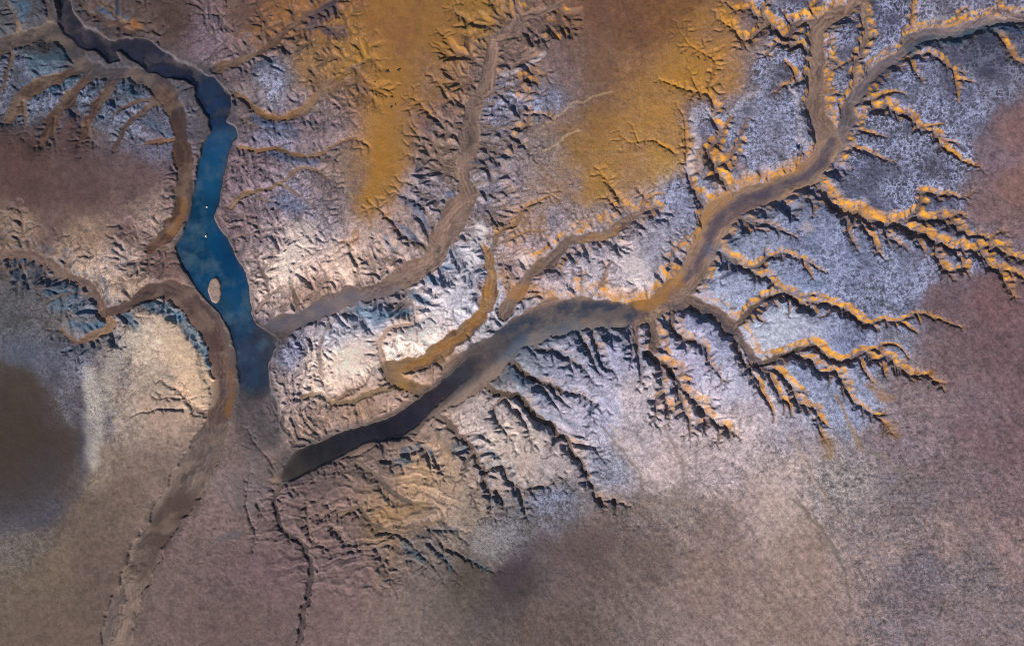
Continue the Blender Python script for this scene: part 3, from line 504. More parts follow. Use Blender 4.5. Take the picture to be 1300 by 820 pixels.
# low terraces on the peninsula and the south shore
tx = sstep(60, 20, np.hypot((GX - 375) * .8, (GY - 490) * .55)) + sstep(90, 50, np.hypot((GX - 440) * .7, (GY - 690)))*.8 + sstep(40, 15, np.hypot((GX - 310) * .5, (GY - 255) * .4))*.7
fld = H + 3.2 * fbm(GX, GY, 26, 4, 131)
H += np.clip(tx, 0, 1) * .32 * np.sin(fld * 3.4) * sstep(.3, 1.5, H)
fd = np.hypot((GX - 480) * .85, (GY - 480) * .62) / 2.2 + 9 * fbm(GX, GY, 26, 4, 151)
fdm = sstep(150, 110, np.hypot((GX - 460), (GY - 480))) * sstep(455, 400, GX + .25 * (GY - 480)) * sstep(405, 440, GY)
fe = np.hypot((GX - 420) * .55, (GY - 830)) / 2.8 + 10 * fbm(GX, GY, 36, 4, 161)
fem = sstep(140, 90, np.hypot((GX - 450) * .85, (GY - 660) * 1.2)) * sstep(585, 620, GY + .2 * (GX - 400))
ff = (GX - 280) / 2.6 + 8 * fbm(GX, GY, 24, 4, 171)
ffm = sstep(60, 30, np.abs(GX - 320)) * sstep(170, 200, GY) * sstep(420, 380, GY)
FOLD = (np.sin(fd) + .5 * np.sin(fd * 2.7 + 1)) * fdm + (np.sin(fe) + .5 * np.sin(fe * 2.3)) * fem * .8 + (np.sin(ff) + .5 * np.sin(ff * 2.3)) * ffm * .8
FOLD = FOLD * (1 + .5 * fdm) * (1 - np.clip(FLW, 0, 1)) * sstep(.3, 1.0, H)
H += .55 * FOLD
tw = fbm(GX, GY, 17, 3, 140)
H += .14 * np.sin(tw * 14) * sstep(.3, 1.5, H) * sstep(200, 120, np.hypot(GX - 330, (GY - 640) * 1.2)) * (FLW < .3)

# ------------------------------------------------------------------ surface colours (pigment, with some light and shade painted in)
gyv, gxv = np.gradient(H, STEP)
SL = np.sqrt(gxv ** 2 + gyv ** 2)
SLb = blur(SL, .8)
COL = ZCOL.copy()
big = fbm(GX, GY, 38, 4, 200); mid = fbm(GX, GY, 10, 3, 210)
hf = fbm(GX, GY, 4.6, 3, 215, .75) * 1.5; vf = vnoise(GX / 2.0 + mid, GY / 2.0, 217)
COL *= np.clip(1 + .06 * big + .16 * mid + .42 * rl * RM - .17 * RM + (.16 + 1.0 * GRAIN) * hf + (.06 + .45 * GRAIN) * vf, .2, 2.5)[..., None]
sn = 1 - np.abs(fbm(GX + 2 * mid, GY, 4.2, 3, 811)) * 5.5; sn2 = 1 - np.abs(fbm(GX, GY + 2 * mid, 7.5, 3, 815)) * 7
sa = np.clip(np.maximum(sn, sn2) * 1.6, 0, 1) * sstep(.14, .5, GRAIN) * sstep(-.6, .3, fbm(GX, GY, 24, 4, 817)) * .85
COL = COL * (1 - .34 * sstep(.3, .6, GRAIN))[..., None]
blueish = sstep(-.03, .03, ZCOL[..., 2] - ZCOL[..., 0])
sa = sa * (.25 + .75 * blueish)
COL = COL * (1 - sa[..., None]) + lin((180, 180, 206)) * sa[..., None]
COL = COL * (1 + blueish[..., None] * np.array([-.08, .0, .14]) * sstep(.2, .45, GRAIN)[..., None])
# dark crackle in the crust and faint drainage streaks running south-east
ck = np.clip(1.2 - np.abs(fbm(GX + 3 * mid, GY - 2 * mid, 5.0, 3, 821)) * 8, 0, 1) * sstep(.12, .4, GRAIN) * sstep(-.35, .35, fbm(GX, GY, 30, 4, 823))
da = math.radians(52); su = GX * math.cos(da) + GY * math.sin(da) + 6 * mid; sv = -GX * math.sin(da) + GY * math.cos(da) + 14 * fbm(GX, GY, 120, 2, 825)
stk = fbm(su / 16, sv / 1.6, 1.6, 4, 826) * sstep(500, 640, GX) * sstep(380, 560, GY + (GX - 900) * .25)
COL = COL * np.clip(1 - .5 * ck + .26 * stk, .3, 1.5)[..., None]
COL = COL * (1 - .28 * sstep(300, 120, GX) * sstep(215, 90, GY))[..., None]  # north-west corner darkened like a lens vignette, painted into the ground colour
wall = sstep(.22, .75, SLb)
COL *= np.clip(1 + .17 * FOLD, .4, 1.6)[..., None]
# ochre silt on channel walls and lips, with a sunlit side painted in
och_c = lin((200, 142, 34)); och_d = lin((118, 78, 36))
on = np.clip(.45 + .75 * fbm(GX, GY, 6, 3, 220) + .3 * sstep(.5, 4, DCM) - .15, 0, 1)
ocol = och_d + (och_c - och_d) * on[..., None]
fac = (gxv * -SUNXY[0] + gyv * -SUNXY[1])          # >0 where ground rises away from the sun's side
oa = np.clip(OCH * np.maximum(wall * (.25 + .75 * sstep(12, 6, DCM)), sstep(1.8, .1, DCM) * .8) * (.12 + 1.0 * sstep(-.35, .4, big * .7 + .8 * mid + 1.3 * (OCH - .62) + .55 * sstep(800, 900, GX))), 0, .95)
oa *= (1 - .0) * (1 - np.clip(FLW, 0, 1)) * (.3 + .7 * sstep(-.35, .2, fac))  # ochre thinned on slopes turned from the sun, imitating lit and shaded walls
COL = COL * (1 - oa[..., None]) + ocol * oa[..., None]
GRAIN2 = GRAIN * (1 - .9 * oa)
# bluish shade painted into the wall colour where ochre is thin
bshade = lin((52, 84, 112)) * (1 + .5 * mid)[..., None]
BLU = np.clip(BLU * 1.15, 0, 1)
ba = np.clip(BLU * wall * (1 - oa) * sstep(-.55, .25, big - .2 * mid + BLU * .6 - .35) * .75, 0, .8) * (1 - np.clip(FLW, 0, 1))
COL = COL * (1 - ba[..., None]) + bshade * ba[..., None]
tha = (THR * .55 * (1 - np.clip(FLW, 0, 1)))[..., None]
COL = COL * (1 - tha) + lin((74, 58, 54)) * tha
# floors with flow-aligned bands of silt
st = fbm(LAT + 1.5 * mid, ALG * .09, 3.6, 4, 300); st2 = fbm(LAT, ALG * .16, 10, 4, 310)
fl = FLC * np.clip(.97 + .55 * st + .6 * st2 + .2 * mid + .14 * hf, .3, 2)[..., None]
fl = fl * (1 + np.array([.10, .0, -.14]) * st2[..., None])
fa = np.clip(FLW, 0, 1)[..., None]
fl = fl * (1 + .13 * np.sin(np.abs(LAT) * 1.25 + 5 * fbm(LAT * .3, ALG * .05, 3, 3, 333)))[..., None]
COL = COL * (1 - fa) + fl * fa

# deposits: brush = polyline, radius, colour, opacity, softness
def deposit(pts, r, c, a, soft=.6, seed=0, only=None, warp=5.0, brk=False):
    global COL
    xs = [p[0] for p in pts]; ys = [p[1] for p in pts]; m = r * 1.8 + 12
    j0 = max(0, int(min(xs) - m - X0)); j1 = min(NX, int(max(xs) + m - X0)); i0 = max(0, int(min(ys) - m - Y0)); i1 = min(NY, int(max(ys) + m - Y0))
    if j1 <= j0 or i1 <= i0: return
    x = GX[i0:i1, j0:j1]; y = GY[i0:i1, j0:j1]
    x = x + warp * fbm(x, y, 14, 4, 400 + seed); y = y + warp * fbm(x, y, 14, 4, 430 + seed)
    d = np.full(x.shape, 1e6, np.float32)
    if len(pts) == 1: d = np.hypot(x - pts[0][0], y - pts[0][1])
    for (xa, ya), (xb, yb) in zip(pts[:-1], pts[1:]):
        dx, dy = xb - xa, yb - ya
        t = np.clip(((x - xa) * dx + (y - ya) * dy) / (dx * dx + dy * dy + 1e-6), 0, 1)
        d = np.minimum(d, np.hypot(x - xa - t * dx, y - ya - t * dy))
    w = a * sstep(r * (1 + soft), r * (1 - soft), d) * (1 + .25 * fbm(x, y, 5, 3, 450 + seed))
    if brk: w = w * sstep(-.55, .2, fbm(x, y, 34, 5, 470 + seed, .6)) * (1 - .35 * sstep(.1, .5, GRAIN[i0:i1, j0:j1]))
    if only is not None: w = w * only[i0:i1, j0:j1]
    w = np.clip(w, 0, 1)[..., None]
    COL[i0:i1, j0:j1] = COL[i0:i1, j0:j1] * (1 - w) + lin(c) * w
notfl = 1 - np.clip(FLW, 0, 1)
flm = np.clip(FLW, 0, 1)
DW = (52, 54, 72)
deposit([(60,0),(80,40),(120,66),(150,80),(200,92),(235,105),(262,130),(262,160)], 30, (56, 54, 64), .75, .7, 620, None, 14)
deposit([(240,100),(262,95),(275,120),(285,150)], 12, (44, 48, 66), .7, .6, 623, None, 8)
deposit([(310,500),(325,530),(335,550)], 22, (72, 68, 74), .8, .8, 621, None, 10)
deposit([(325,418),(350,420),(380,408),(405,396)], 11, (76, 72, 84), .8, .7, 622, None, 5)
deposit([(352,595),(370,580),(395,570)], 16, (78, 70, 66), .7, .8, 624, None, 8)
deposit([(600,440),(625,428),(660,420)], 16, (52, 60, 76), .8, .7, 625, flm, 8)
deposit([(240,352),(262,378),(288,420),(298,470),(296,520)], 6, (98, 82, 78), .8, .7, 626, None, 5)
# broad ochre silt sheets and the smooth brown pan in the west
deposit([(500,-20),(500,60),(505,110),(492,170),(480,225)], 30, (150, 108, 48), .6, .5, 601, None, 16, True)
deposit([(560,20),(555,70),(545,110)], 26, (138, 98, 50), .7, .7, 602, None, 18, True)
deposit([(900,40),(870,90),(835,130),(790,165),(755,190),(735,215)], 32, (158, 114, 46), .5, .8, 603, None, 22, True)
deposit([(860,120),(850,170),(820,210),(790,235),(765,225)], 24, (156, 110, 48), .45, .8, 604, None, 20, True)
deposit([(745,30),(770,60),(755,110)], 28, (118, 88, 64), .35, .9, 605, None, 22, True)
deposit([(930,50),(850,120),(780,190),(700,262),(645,300)], 36, (166, 120, 52), .55, .9, 612, None, 20, True)
deposit([(-50,505),(0,515),(28,545),(38,580),(10,605),(-50,615)], 54, (58, 49, 44), .92, .07, 606, None, 8)
deposit([(60,600),(40,640),(0,650)], 26, (60, 54, 60), .6, .7, 611, None, 12)
deposit([(90,480),(100,520),(106,560),(100,610),(60,655),(0,672)], 10, (64, 60, 72), .5, .9, 607, None, 9)
deposit([(112,470),(116,500),(118,540),(114,585)], 8, (205, 194, 184), .6, .9, 608, None, 6)
deposit([(225,640),(205,665),(190,690),(172,728)], 15, (66, 48, 44), .75, .35, 609, None, 5)
deposit([(660,725),(720,700),(790,695)], 26, (84, 68, 62), .25, .9, 610, None, 18, True)
# wet dark silt in the valley floors
deposit([(1057,178),(1050,200),(1025,222),(985,240),(945,252),(920,272),(902,300),(893,325),(880,345),(862,362),(842,380),(815,393),(770,392),(720,388)], 6, (66,62,82), .8, .8, 1, flm)
deposit([(905,285),(925,280),(950,260),(985,245)], 6, (70,62,78), .7, .9, 2, flm)
deposit([(800,396),(735,396),(700,402),(665,412),(640,430),(625,450),(600,470),(575,490)], 16, (44,54,72), .95, .75, 3, flm)
deposit([(640,445),(680,428),(730,412)], 10, (70,84,100), .6, .8, 12)
deposit([(845,386),(880,394),(915,405),(935,425),(950,450),(972,470)], 4, (66,64,80), .6, .8, 4, flm)
deposit([(640,455),(670,440),(700,430),(740,420),(790,420)], 9, (95,105,120), .6, .9, 5)
deposit([(640,462),(600,492),(560,520),(520,545)], 7, (135,118,112), .6, .9, 6)
deposit([(530,525),(490,536),(455,545),(420,552)], 7, (140,118,108), .6, .8, 7)
deposit([(1160,60),(1185,48),(1215,50),(1245,38),(1290,32)], 7, (52,78,98), .7, .7, 8)
deposit([(1090,140),(1110,115),(1140,85)], 5, (80,82,96), .5, .9, 9, flm)
deposit([(345,418),(383,404),(421,385),(447,375)], 9, (92,88,100), .7, .9, 10, flm)
deposit([(400,398),(440,382),(480,378),(500,372)], 9, (105,100,112), .55, .9, 11)
# ochre plain and bars
for q, (pts, r, c, a) in enumerate([([(495,150),(488,200),(475,240),(462,262)],12,(172,118,32),.8),([(560,60),(550,110),(535,140),(515,165)],14,(150,104,40),.5),([(590,10),(610,20)],16,(168,120,38),.6),
    ([(660,160),(735,165),(760,150)],14,(150,104,40),.5),([(850,100),(880,105),(900,120)],10,(185,130,42),.8),([(820,140),(850,150),(870,175),(872,210)],12,(182,130,50),.7),([(880,60),(905,75),(925,60)],10,(182,125,38),.7),
    ([(915,20),(930,30)],6,(196,136,28),.8),([(935,5),(950,8)],5,(192,130,30),.8),([(760,215),(775,235),(790,250)],12,(185,130,45),.7),([(735,180),(720,200)],12,(150,106,46),.6),([(790,170),(830,190),(850,195)],10,(180,130,48),.7),
    ([(1107,487),(1115,500),(1122,505)],7,(178,124,48),.85),([(1048,550),(1052,565),(1050,575)],7,(168,122,58),.85),([(1128,542),(1136,550)],8,(168,122,58),.7),([(500,466),(530,463),(560,445),(590,424),(607,402),(617,372)],5,(168,114,44),.7),
    ([(508,475),(512,485)],9,(176,124,60),.8),([(428,90),(447,76),(460,66)],8,(168,120,35),.6),([(400,122),(380,138),(355,148),(330,140)],4,(165,112,42),.5),([(440,22),(470,24)],7,(150,104,40),.6),
    ([(160,28),(170,32)],5,(170,105,30),.8),([(820,385),(845,372),(862,356)],9,(192,134,48),.75),([(770,368),(790,378),(815,382)],8,(190,130,42),.7),([(888,300),(893,275),(905,262),(925,248)],6,(190,132,45),.75),
    ([(1010,215),(985,222),(955,228),(938,236)],6,(188,130,48),.7),([(740,305),(765,302),(785,292)],5,(190,132,40),.5),([(905,190),(950,222),(975,218)],4,(190,130,50),.4),([(1030,200),(1000,214)],8,(180,125,50),.5),
    ([(1150,276),(1125,278),(1100,272),(1075,264)],4,(198,138,50),.6),([(640,350),(650,370),(680,372),(700,374)],8,(188,130,45),.7),([(615,360),(618,390)],7,(176,124,56),.6),([(446,308),(452,300)],6,(178,120,48),.7),([(472,281)],5,(170,118,50),.7),
    ([(488,270),(505,282)],5,(178,118,52),.7),([(540,640),(500,655),(480,650)],7,(165,128,78),.5),([(440,500),(420,512),(405,508)],5,(150,112,72),.6)]):
    deposit(pts, r, tuple(v * .92 for v in c), a * .72, .75, 30 + q, None, 9, r > 9)
# pale salt and light silt
for q, (pts, r, c, a) in enumerate([([(385,300),(370,320),(362,345)],16,(226,206,196),.7),([(610,290),(598,320),(590,350),(560,385),(530,410)],8,(214,208,214),.6),([(450,452),(425,470),(410,490)],18,(222,200,186),.5),
    ([(528,400),(498,420),(480,440),(470,460)],7,(205,178,162),.5),([(668,330)],9,(200,182,180),.6),([(806,338),(812,350)],14,(212,200,200),.6),([(1024,290)],7,(178,165,175),.7),([(1005,110),(1015,150),(1012,175)],4,(190,182,195),.5),
    ([(880,150),(885,180),(875,215)],5,(190,184,200),.5),([(960,118),(915,150),(880,140)],3,(200,192,205),.4),([(215,415),(225,440),(250,470),(258,500)],14,(206,180,152),.5),([(175,420),(150,450),(120,530),(118,560)],10,(190,180,168),.4),
    ([(690,70),(670,85),(640,95)],3,(185,178,188),.5),([(640,680),(615,695)],14,(150,146,146),.4),([(470,120),(440,100)],4,(150,120,110),.3),([(545,600),(520,612)],12,(182,150,118),.5),
    ([(735,165),(715,175),(690,195)],1.5,(190,160,120),.6),([(776,118),(730,132),(690,160)],1.5,(180,150,110),.5),([(1000,480),(1020,500)],3,(185,175,180),.4),([(345,505),(335,490),(338,475)],7,(120,128,138),.5)]):
    deposit(pts, r, c, a, .6, 80 + q)
# blue ground patches and painted bluish shade of gully sides
TE = (34, 84, 112)
for q, (pts, r, c, a) in enumerate([([(455,395),(475,402),(500,398),(520,396)],6,(70,118,148),.7),([(155,398),(170,412)],6,TE,.8),([(185,385),(205,392),(225,400)],7,(60,112,140),.7),([(225,400),(240,420),(255,440),(268,465)],6,(92,142,168),.7),
    ([(95,412),(112,416),(130,412)],7,TE,.8),([(60,370),(80,365),(95,372)],6,(30,72,98),.8),([(15,330),(35,330),(48,325)],5,(30,70,98),.7),([(70,390),(90,385),(104,395)],8,(90,118,140),.6),([(325,150),(350,162),(375,168)],7,(40,70,108),.7),
    ([(340,192),(370,205),(400,208)],5,(55,80,115),.7),([(340,256),(360,258),(385,265)],5,(75,95,130),.6),([(420,10),(410,20),(395,30)],9,(48,50,78),.7),([(415,40),(435,42)],7,(45,50,80),.7),([(325,85),(345,78)],5,(40,62,90),.6),
    ([(498,280),(515,292),(528,304)],4,(62,88,120),.8),([(510,250),(530,262),(543,290)],5,(62,80,112),.7),([(490,300),(498,325)],4,(88,100,130),.6),([(570,245),(575,250)],4,(55,90,130),.7),([(600,208),(630,215)],3,(40,62,92),.7),
    ([(540,352),(555,358)],5,(45,95,130),.8),([(525,375),(540,382)],5,(60,105,135),.7),([(560,340),(572,336)],4,(60,100,135),.7),([(720,306),(740,306),(770,300)],3,(50,75,105),.6),([(690,336),(675,345)],4,(70,100,130),.5),
    ([(40,75),(55,85),(72,70)],9,(55,90,112),.6),([(65,115),(85,100),(92,90)],5,(50,95,120),.7),([(110,92),(125,95),(135,94)],4,(40,75,100),.8),([(155,110),(168,118),(178,122)],6,(40,85,112),.6),([(130,10),(148,20),(158,26)],4,(35,80,120),.8),
    ([(20,0),(35,10),(28,22)],6,(45,82,110),.7),([(190,155),(205,165),(212,172)],6,(60,90,120),.5),([(505,588),(520,588),(508,583)],3,(30,80,100),.7),([(515,571),(530,570),(545,576)],5,(30,78,100),.7),([(580,568),(590,572)],6,(40,88,112),.6),
    ([(615,570),(630,578)],4,(45,85,112),.6),([(545,690),(560,705),(575,725)],3,(40,80,98),.6),([(515,690),(535,712)],4,(50,88,105),.6),([(595,708),(620,725)],3,(40,75,92),.6),([(545,673),(580,674)],3,(48,68,88),.8),([(280,684),(290,680),(300,678)],5,(80,82,92),.6),
    ([(1195,52),(1210,54),(1220,50)],4,(30,80,95),.8),([(1255,30),(1275,34),(1295,42)],4,(30,65,100),.7),([(1120,85),(1145,75)],3,(45,68,100),.7),([(1000,440),(1040,446)],3,(60,95,120),.5),([(700,445),(720,455)],6,(60,85,105),.5),
    ([(890,398),(905,408),(925,415)],5,(60,80,110),.5),([(920,325),(940,338),(930,350)],5,(50,75,115),.6),([(960,280),(975,285),(990,295)],4,(60,80,115),.5),([(905,320),(925,312),(935,300)],9,(105,115,140),.5),([(650,470),(662,485)],6,(60,90,115),.6),
    ([(730,540),(712,530),(690,530)],4,(60,90,115),.5),([(20,445),(60,455),(100,450)],16,(72,80,100),.4),([(115,540),(110,560),(100,600)],10,(58,62,84),.5),([(60,650),(20,665)],14,(66,64,76),.3)]):
    deposit(pts, r, c, a * .9, .65, 120 + q, notfl if r < 8 else None)
# dark brown bank strips, drains across the plain
for q, (pts, r, c, a) in enumerate([([(222,150),(226,200),(227,240)],4,(62,42,36),.6),([(216,292),(228,272),(232,255)],5,(128,90,50),.6),([(270,440),(266,430),(255,410)],8,(74,54,54),.6),([(292,470),(292,495),(287,530)],2.5,(112,76,40),.7),
    ([(240,640),(222,650),(205,690)],12,(70,52,48),.5),([(200,118),(212,128)],10,(82,55,46),.5),([(120,40),(145,44),(172,42)],2.5,(60,34,30),.7),([(843,540),(858,573),(868,598),(868,636)],2.2,(146,128,118),.5),
    ([(800,643),(830,636),(868,636),(905,636)],5,(134,116,104),.35),([(762,540),(792,573),(813,601),(818,629)],1.6,(130,115,110),.6),([(775,540),(800,570),(822,610)],1.2,(200,180,170),.5),([(1008,634),(1041,669),(1069,715),(1080,760)],2.2,(112,102,88),.6),
    ([(1010,560),(1030,600),(1060,655),(1095,700),(1120,730)],2.2,(135,118,112),.55),([(1000,548),(1022,590),(1050,640)],1.5,(190,165,155),.5),([(1075,540),(1100,570),(1150,600)],3,(130,118,108),.5),([(1240,680),(1210,650),(1170,610)],2.5,(120,104,104),.4),
    ([(1060,500),(1080,540),(1090,570)],2,(160,128,95),.6),([(640,735),(665,705),(690,690)],14,(62,50,58),.5),([(700,700),(760,690)],20,(86,70,66),.5),([(1290,720),(1240,690),(1200,640)],3,(118,100,104),.4),
    ([(30,500),(60,520),(84,550),(90,590),(85,620)],14,(66,55,52),.4),([(300,600),(308,630),(300,650)],6,(104,92,92),.5),([(315,560),(325,600),(322,640)],10,(104,96,96),.4)]):
    deposit(pts, r, c, min(1, a * 1.35), .6, 200 + q)
# silt bars with sharp outlines inside the broad floors
bars = fbm(GX * .8 + GY * .3, GY, 16, 4, 333)
ba2 = sstep(-.1, .5, bars) * flm * .3
COL = COL * (1 - ba2[..., None]) + lin((150, 128, 112)) * ba2[..., None]
wr = (sstep(.02, .5, m2) * (1 - .0 * m1) * .75)[..., None]          # wet mud round and under the water
COL = COL * (1 - wr) + lin((72, 64, 66)) * (1 + .4 * mid + .3 * hf)[..., None] * wr
COL = np.clip(COL, .006, .75)
WET = np.clip(flm * .6 + m2 * .6, 0, 1)

# ------------------------------------------------------------------ one ground sheet: fine centre, coarse out to the horizon
def stretch(g):
    a = []; d = STEP; v = g[0]
    while v > g[0] - 60000: d *= 1.35; v -= d; a.append(v)
    b = []; d = STEP; v = g[-1]
    while v < g[-1] + 60000: d *= 1.35; v += d; b.append(v)
    return np.array(a[::-1] + list(g) + b), len(a)
ax, ox = stretch(gx); ay, oy = stretch(gy)
MX, MY = len(ax), len(ay)
def fold_index(a, lo, n):            # beyond the surveyed area the ground goes on as its mirror image, then fades into plain
    q = np.abs(np.round((a - lo) / STEP)).astype(int) % (2 * (n - 1))
    return np.where(q > n - 1, 2 * (n - 1) - q, q)
ii = fold_index(ay, Y0, NY); jj = fold_index(ax, X0, NX)
HH = H[np.ix_(ii, jj)].astype(np.float32)
XX, YY = np.meshgrid(ax, ay)
outd = np.maximum(np.maximum(X0 - XX, XX - X1), np.maximum(Y0 - YY, YY - Y1)); outd = np.maximum(outd, 0)
k = np.clip(outd / 60, 0, 1)
HH = HH * (1 - k) + (8 + 1.5 * fbm(XX, YY, 80, 3, 9)) * k
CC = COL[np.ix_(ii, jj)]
far = lin((122, 102, 98)) * (1 + .25 * fbm(XX, YY, 120, 4, 12))[..., None]
CC = CC * (1 - k[..., None]) + far * k[..., None]
GG = GRAIN2[np.ix_(ii, jj)] * (1 - np.clip(FLW, 0, 1)[np.ix_(ii, jj)] * .8); WW = WET[np.ix_(ii, jj)] * (1 - k)
def to_world(x, y, z):
    return np.stack([(x - CX) * S, (CY - y) * S, z * S], -1)
def grid_mesh(name, co, nx, ny, keep=None):
    idx = np.arange(nx * ny).reshape(ny, nx)
    q = np.stack([idx[1:, :-1], idx[1:, 1:], idx[:-1, 1:], idx[:-1, :-1]], -1).reshape(-1, 4)
    if keep is not None:
        q = q[keep.reshape(-1)]
        used, inv = np.unique(q, return_inverse=True); q = inv.reshape(-1, 4); co = co[used]
    else: used = None
    me = bpy.data.meshes.new(name)
    me.vertices.add(len(co)); me.vertices.foreach_set('co', co.astype(np.float32).ravel())
    me.loops.add(q.size); me.loops.foreach_set('vertex_index', q.astype(np.int32).ravel())
    me.polygons.add(len(q)); me.polygons.foreach_set('loop_start', (np.arange(len(q)) * 4).astype(np.int32))
    me.polygons.foreach_set('use_smooth', np.ones(len(q), bool))
    me.update(calc_edges=True)
    return me, used
def add_attr(me, name, typ, data):
    a = me.attributes.new(name, typ, 'POINT')
    if typ == 'FLOAT_COLOR':
        d = np.concatenate([data.reshape(-1, 3), np.ones((data.reshape(-1, 3).shape[0], 1))], 1)
        a.data.foreach_set('color', d.astype(np.float32).ravel())
    else: a.data.foreach_set('value', data.astype(np.float32).ravel())
me, _ = grid_mesh('ground', to_world(XX, YY, HH).reshape(-1, 3), MX, MY)
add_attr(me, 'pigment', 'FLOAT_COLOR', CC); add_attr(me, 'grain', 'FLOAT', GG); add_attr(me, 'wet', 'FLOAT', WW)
ground = bpy.data.objects.new('ground', me); col.objects.link(ground); ground['kind'] = 'structure'

# ------------------------------------------------------------------ materials
def newmat(name):
    m = bpy.data.materials.new(name); m.use_nodes = True
    nt = m.node_tree; nt.nodes.clear()
    return m, nt
def N(nt, t, **kw):
    n = nt.nodes.new(t)
    for k, v in kw.items(): setattr(n, k, v)
    return n
def M(nt, op, a, b=None, c=None, clamp=False):
    n = nt.nodes.new('ShaderNodeMath'); n.operation = op; n.use_clamp = clamp
    for i, v in enumerate((a, b, c)):
        if v is None: continue
        if isinstance(v, (int, float)): n.inputs[i].default_value = v
        else: nt.links.new(v, n.inputs[i])
    return n.outputs[0]
def ground_mat():
    m, nt = newmat('sediment'); L = nt.links.new
    out = N(nt, 'ShaderNodeOutputMaterial'); bs = N(nt, 'ShaderNodeBsdfPrincipled'); L(bs.outputs[0], out.inputs[0])
    pc = N(nt, 'ShaderNodeAttribute', attribute_name='pigment'); gr = N(nt, 'ShaderNodeAttribute', attribute_name='grain'); wt = N(nt, 'ShaderNodeAttribute', attribute_name='wet')
    geo = N(nt, 'ShaderNodeNewGeometry')
    def noise(scale, det, dist=0, rough=.55, off=0):
        n = N(nt, 'ShaderNodeTexNoise'); n.inputs['Scale'].default_value = scale; n.inputs['Detail'].default_value = det
        n.inputs['Distortion'].default_value = dist; n.inputs['Roughness'].default_value = rough
        mp = N(nt, 'ShaderNodeMapping'); mp.inputs['Location'].default_value = (off, off * .7, off * .3); L(geo.outputs['Position'], mp.inputs[0]); L(mp.outputs[0], n.inputs['Vector'])
        return n.outputs['Fac']
    # crust web: bright thin ridges of warped noise
    r1 = noise(1.15, 2.5, 1.6); web = M(nt, 'SUBTRACT', 1.0, M(nt, 'MULTIPLY', M(nt, 'ABSOLUTE', M(nt, 'SUBTRACT', r1, .5)), 9.0), clamp=True)
    r2 = noise(2.1, 2.0, 1.2, off=9.1); web2 = M(nt, 'SUBTRACT', 1.0, M(nt, 'MULTIPLY', M(nt, 'ABSOLUTE', M(nt, 'SUBTRACT', r2, .52)), 8.0), clamp=True)
    patch = M(nt, 'ADD', M(nt, 'MULTIPLY', noise(.5, 3, .5, off=3.3), .8), .0, clamp=True)
    fine = noise(3.4, 3, .3, .7, off=5.0); fine = M(nt, 'MULTIPLY', M(nt, 'SUBTRACT', fine, .5), 3.2)
    dark = M(nt, 'MULTIPLY', M(nt, 'SUBTRACT', .42, noise(1.3, 3, .8, off=21.0)), 6.0, clamp=True)
    w = M(nt, 'MULTIPLY', M(nt, 'MULTIPLY', M(nt, 'MAXIMUM', web, M(nt, 'MULTIPLY', web2, .8)), patch), gr.outputs['Fac'])
    # value factor
    f = M(nt, 'ADD', M(nt, 'SUBTRACT', 1.0, M(nt, 'MULTIPLY', gr.outputs['Fac'], .15)), M(nt, 'MULTIPLY', fine, M(nt, 'ADD', .18, M(nt, 'MULTIPLY', gr.outputs['Fac'], 1.1))))
    f = M(nt, 'SUBTRACT', f, M(nt, 'MULTIPLY', dark, M(nt, 'MULTIPLY', gr.outputs['Fac'], 1.3)))
    f = M(nt, 'MAXIMUM', f, .25)
    sc = N(nt, 'ShaderNodeVectorMath', operation='SCALE'); L(pc.outputs['Color'], sc.inputs[0]); L(f, sc.inputs['Scale'])
    mx = N(nt, 'ShaderNodeMix', data_type='RGBA'); L(M(nt, 'MULTIPLY', w, .8, clamp=True), mx.inputs['Factor']); L(sc.outputs[0], mx.inputs['A'])
    mx.inputs['B'].default_value = (.42, .42, .52, 1)
    L(mx.outputs['Result'], bs.inputs['Base Color'])
    rr = M(nt, 'SUBTRACT', .95, M(nt, 'MULTIPLY', wt.outputs['Fac'], .35)); L(rr, bs.inputs['Roughness'])
    bs.inputs['Specular IOR Level'].default_value = .25
    hsum = M(nt, 'ADD', M(nt, 'MULTIPLY', fine, .5), M(nt, 'MULTIPLY', w, 1.2))
    hsum = M(nt, 'MULTIPLY', hsum, M(nt, 'ADD', .12, gr.outputs['Fac']))
    bp = N(nt, 'ShaderNodeBump'); bp.inputs['Strength'].default_value = .8; bp.inputs['Distance'].default_value = .12; L(hsum, bp.inputs['Height'])
    L(bp.outputs[0], bs.inputs['Normal'])
    return m
gm = ground_mat(); ground.data.materials.append(gm)

# ------------------------------------------------------------------ water
WC = np.array([[80,20,52,54,74],[110,50,52,54,76],[170,70,56,60,80],[230,90,42,52,82],[262,115,38,56,86],[270,145,38,62,100],[272,180,40,84,128],[262,215,26,80,120],[255,260,22,74,112],[245,300,24,72,108],[285,310,14,70,112],
 [290,350,14,70,112],[302,390,22,76,116],[280,395,40,76,106],[302,420,38,72,104],[312,450,52,66,90],[308,480,48,64,88],[312,520,44,50,66],[335,440,64,68,84],[350,425,70,70,82],[370,600,66,62,60],[400,575,50,50,56],[450,555,44,46,58],
 [500,540,40,42,58],[550,505,56,54,68],[600,470,64,68,82],[650,425,62,74,90],[700,405,60,70,88]], float)
i0, i1, j0, j1 = int(-50 - Y0), int(640 - Y0), int(40 - X0), int(780 - X0)
sx = slice(j0, j1); sy = slice(i0, i1)
milk = (.8 * sstep(-.15, .6, fbm(GX + 4 * mid, GY, 24, 5, 521, .65)) * sstep(120, 200, GY) * sstep(352, 335, GX))[int(-50 - Y0):int(640 - Y0), int(40 - X0):int(780 - X0), None]
wcol = shepard(WC[:, :2], lin(WC[:, 2:5]) * .72, WX, WY, sig=14, p=3)[sy, sx] * np.clip(1 + .55 * fbm(GX, GY, 30, 5, 501, .6) + .15 * fbm(GX, GY, 7, 3, 505), .3, 2)[sy, sx][..., None]
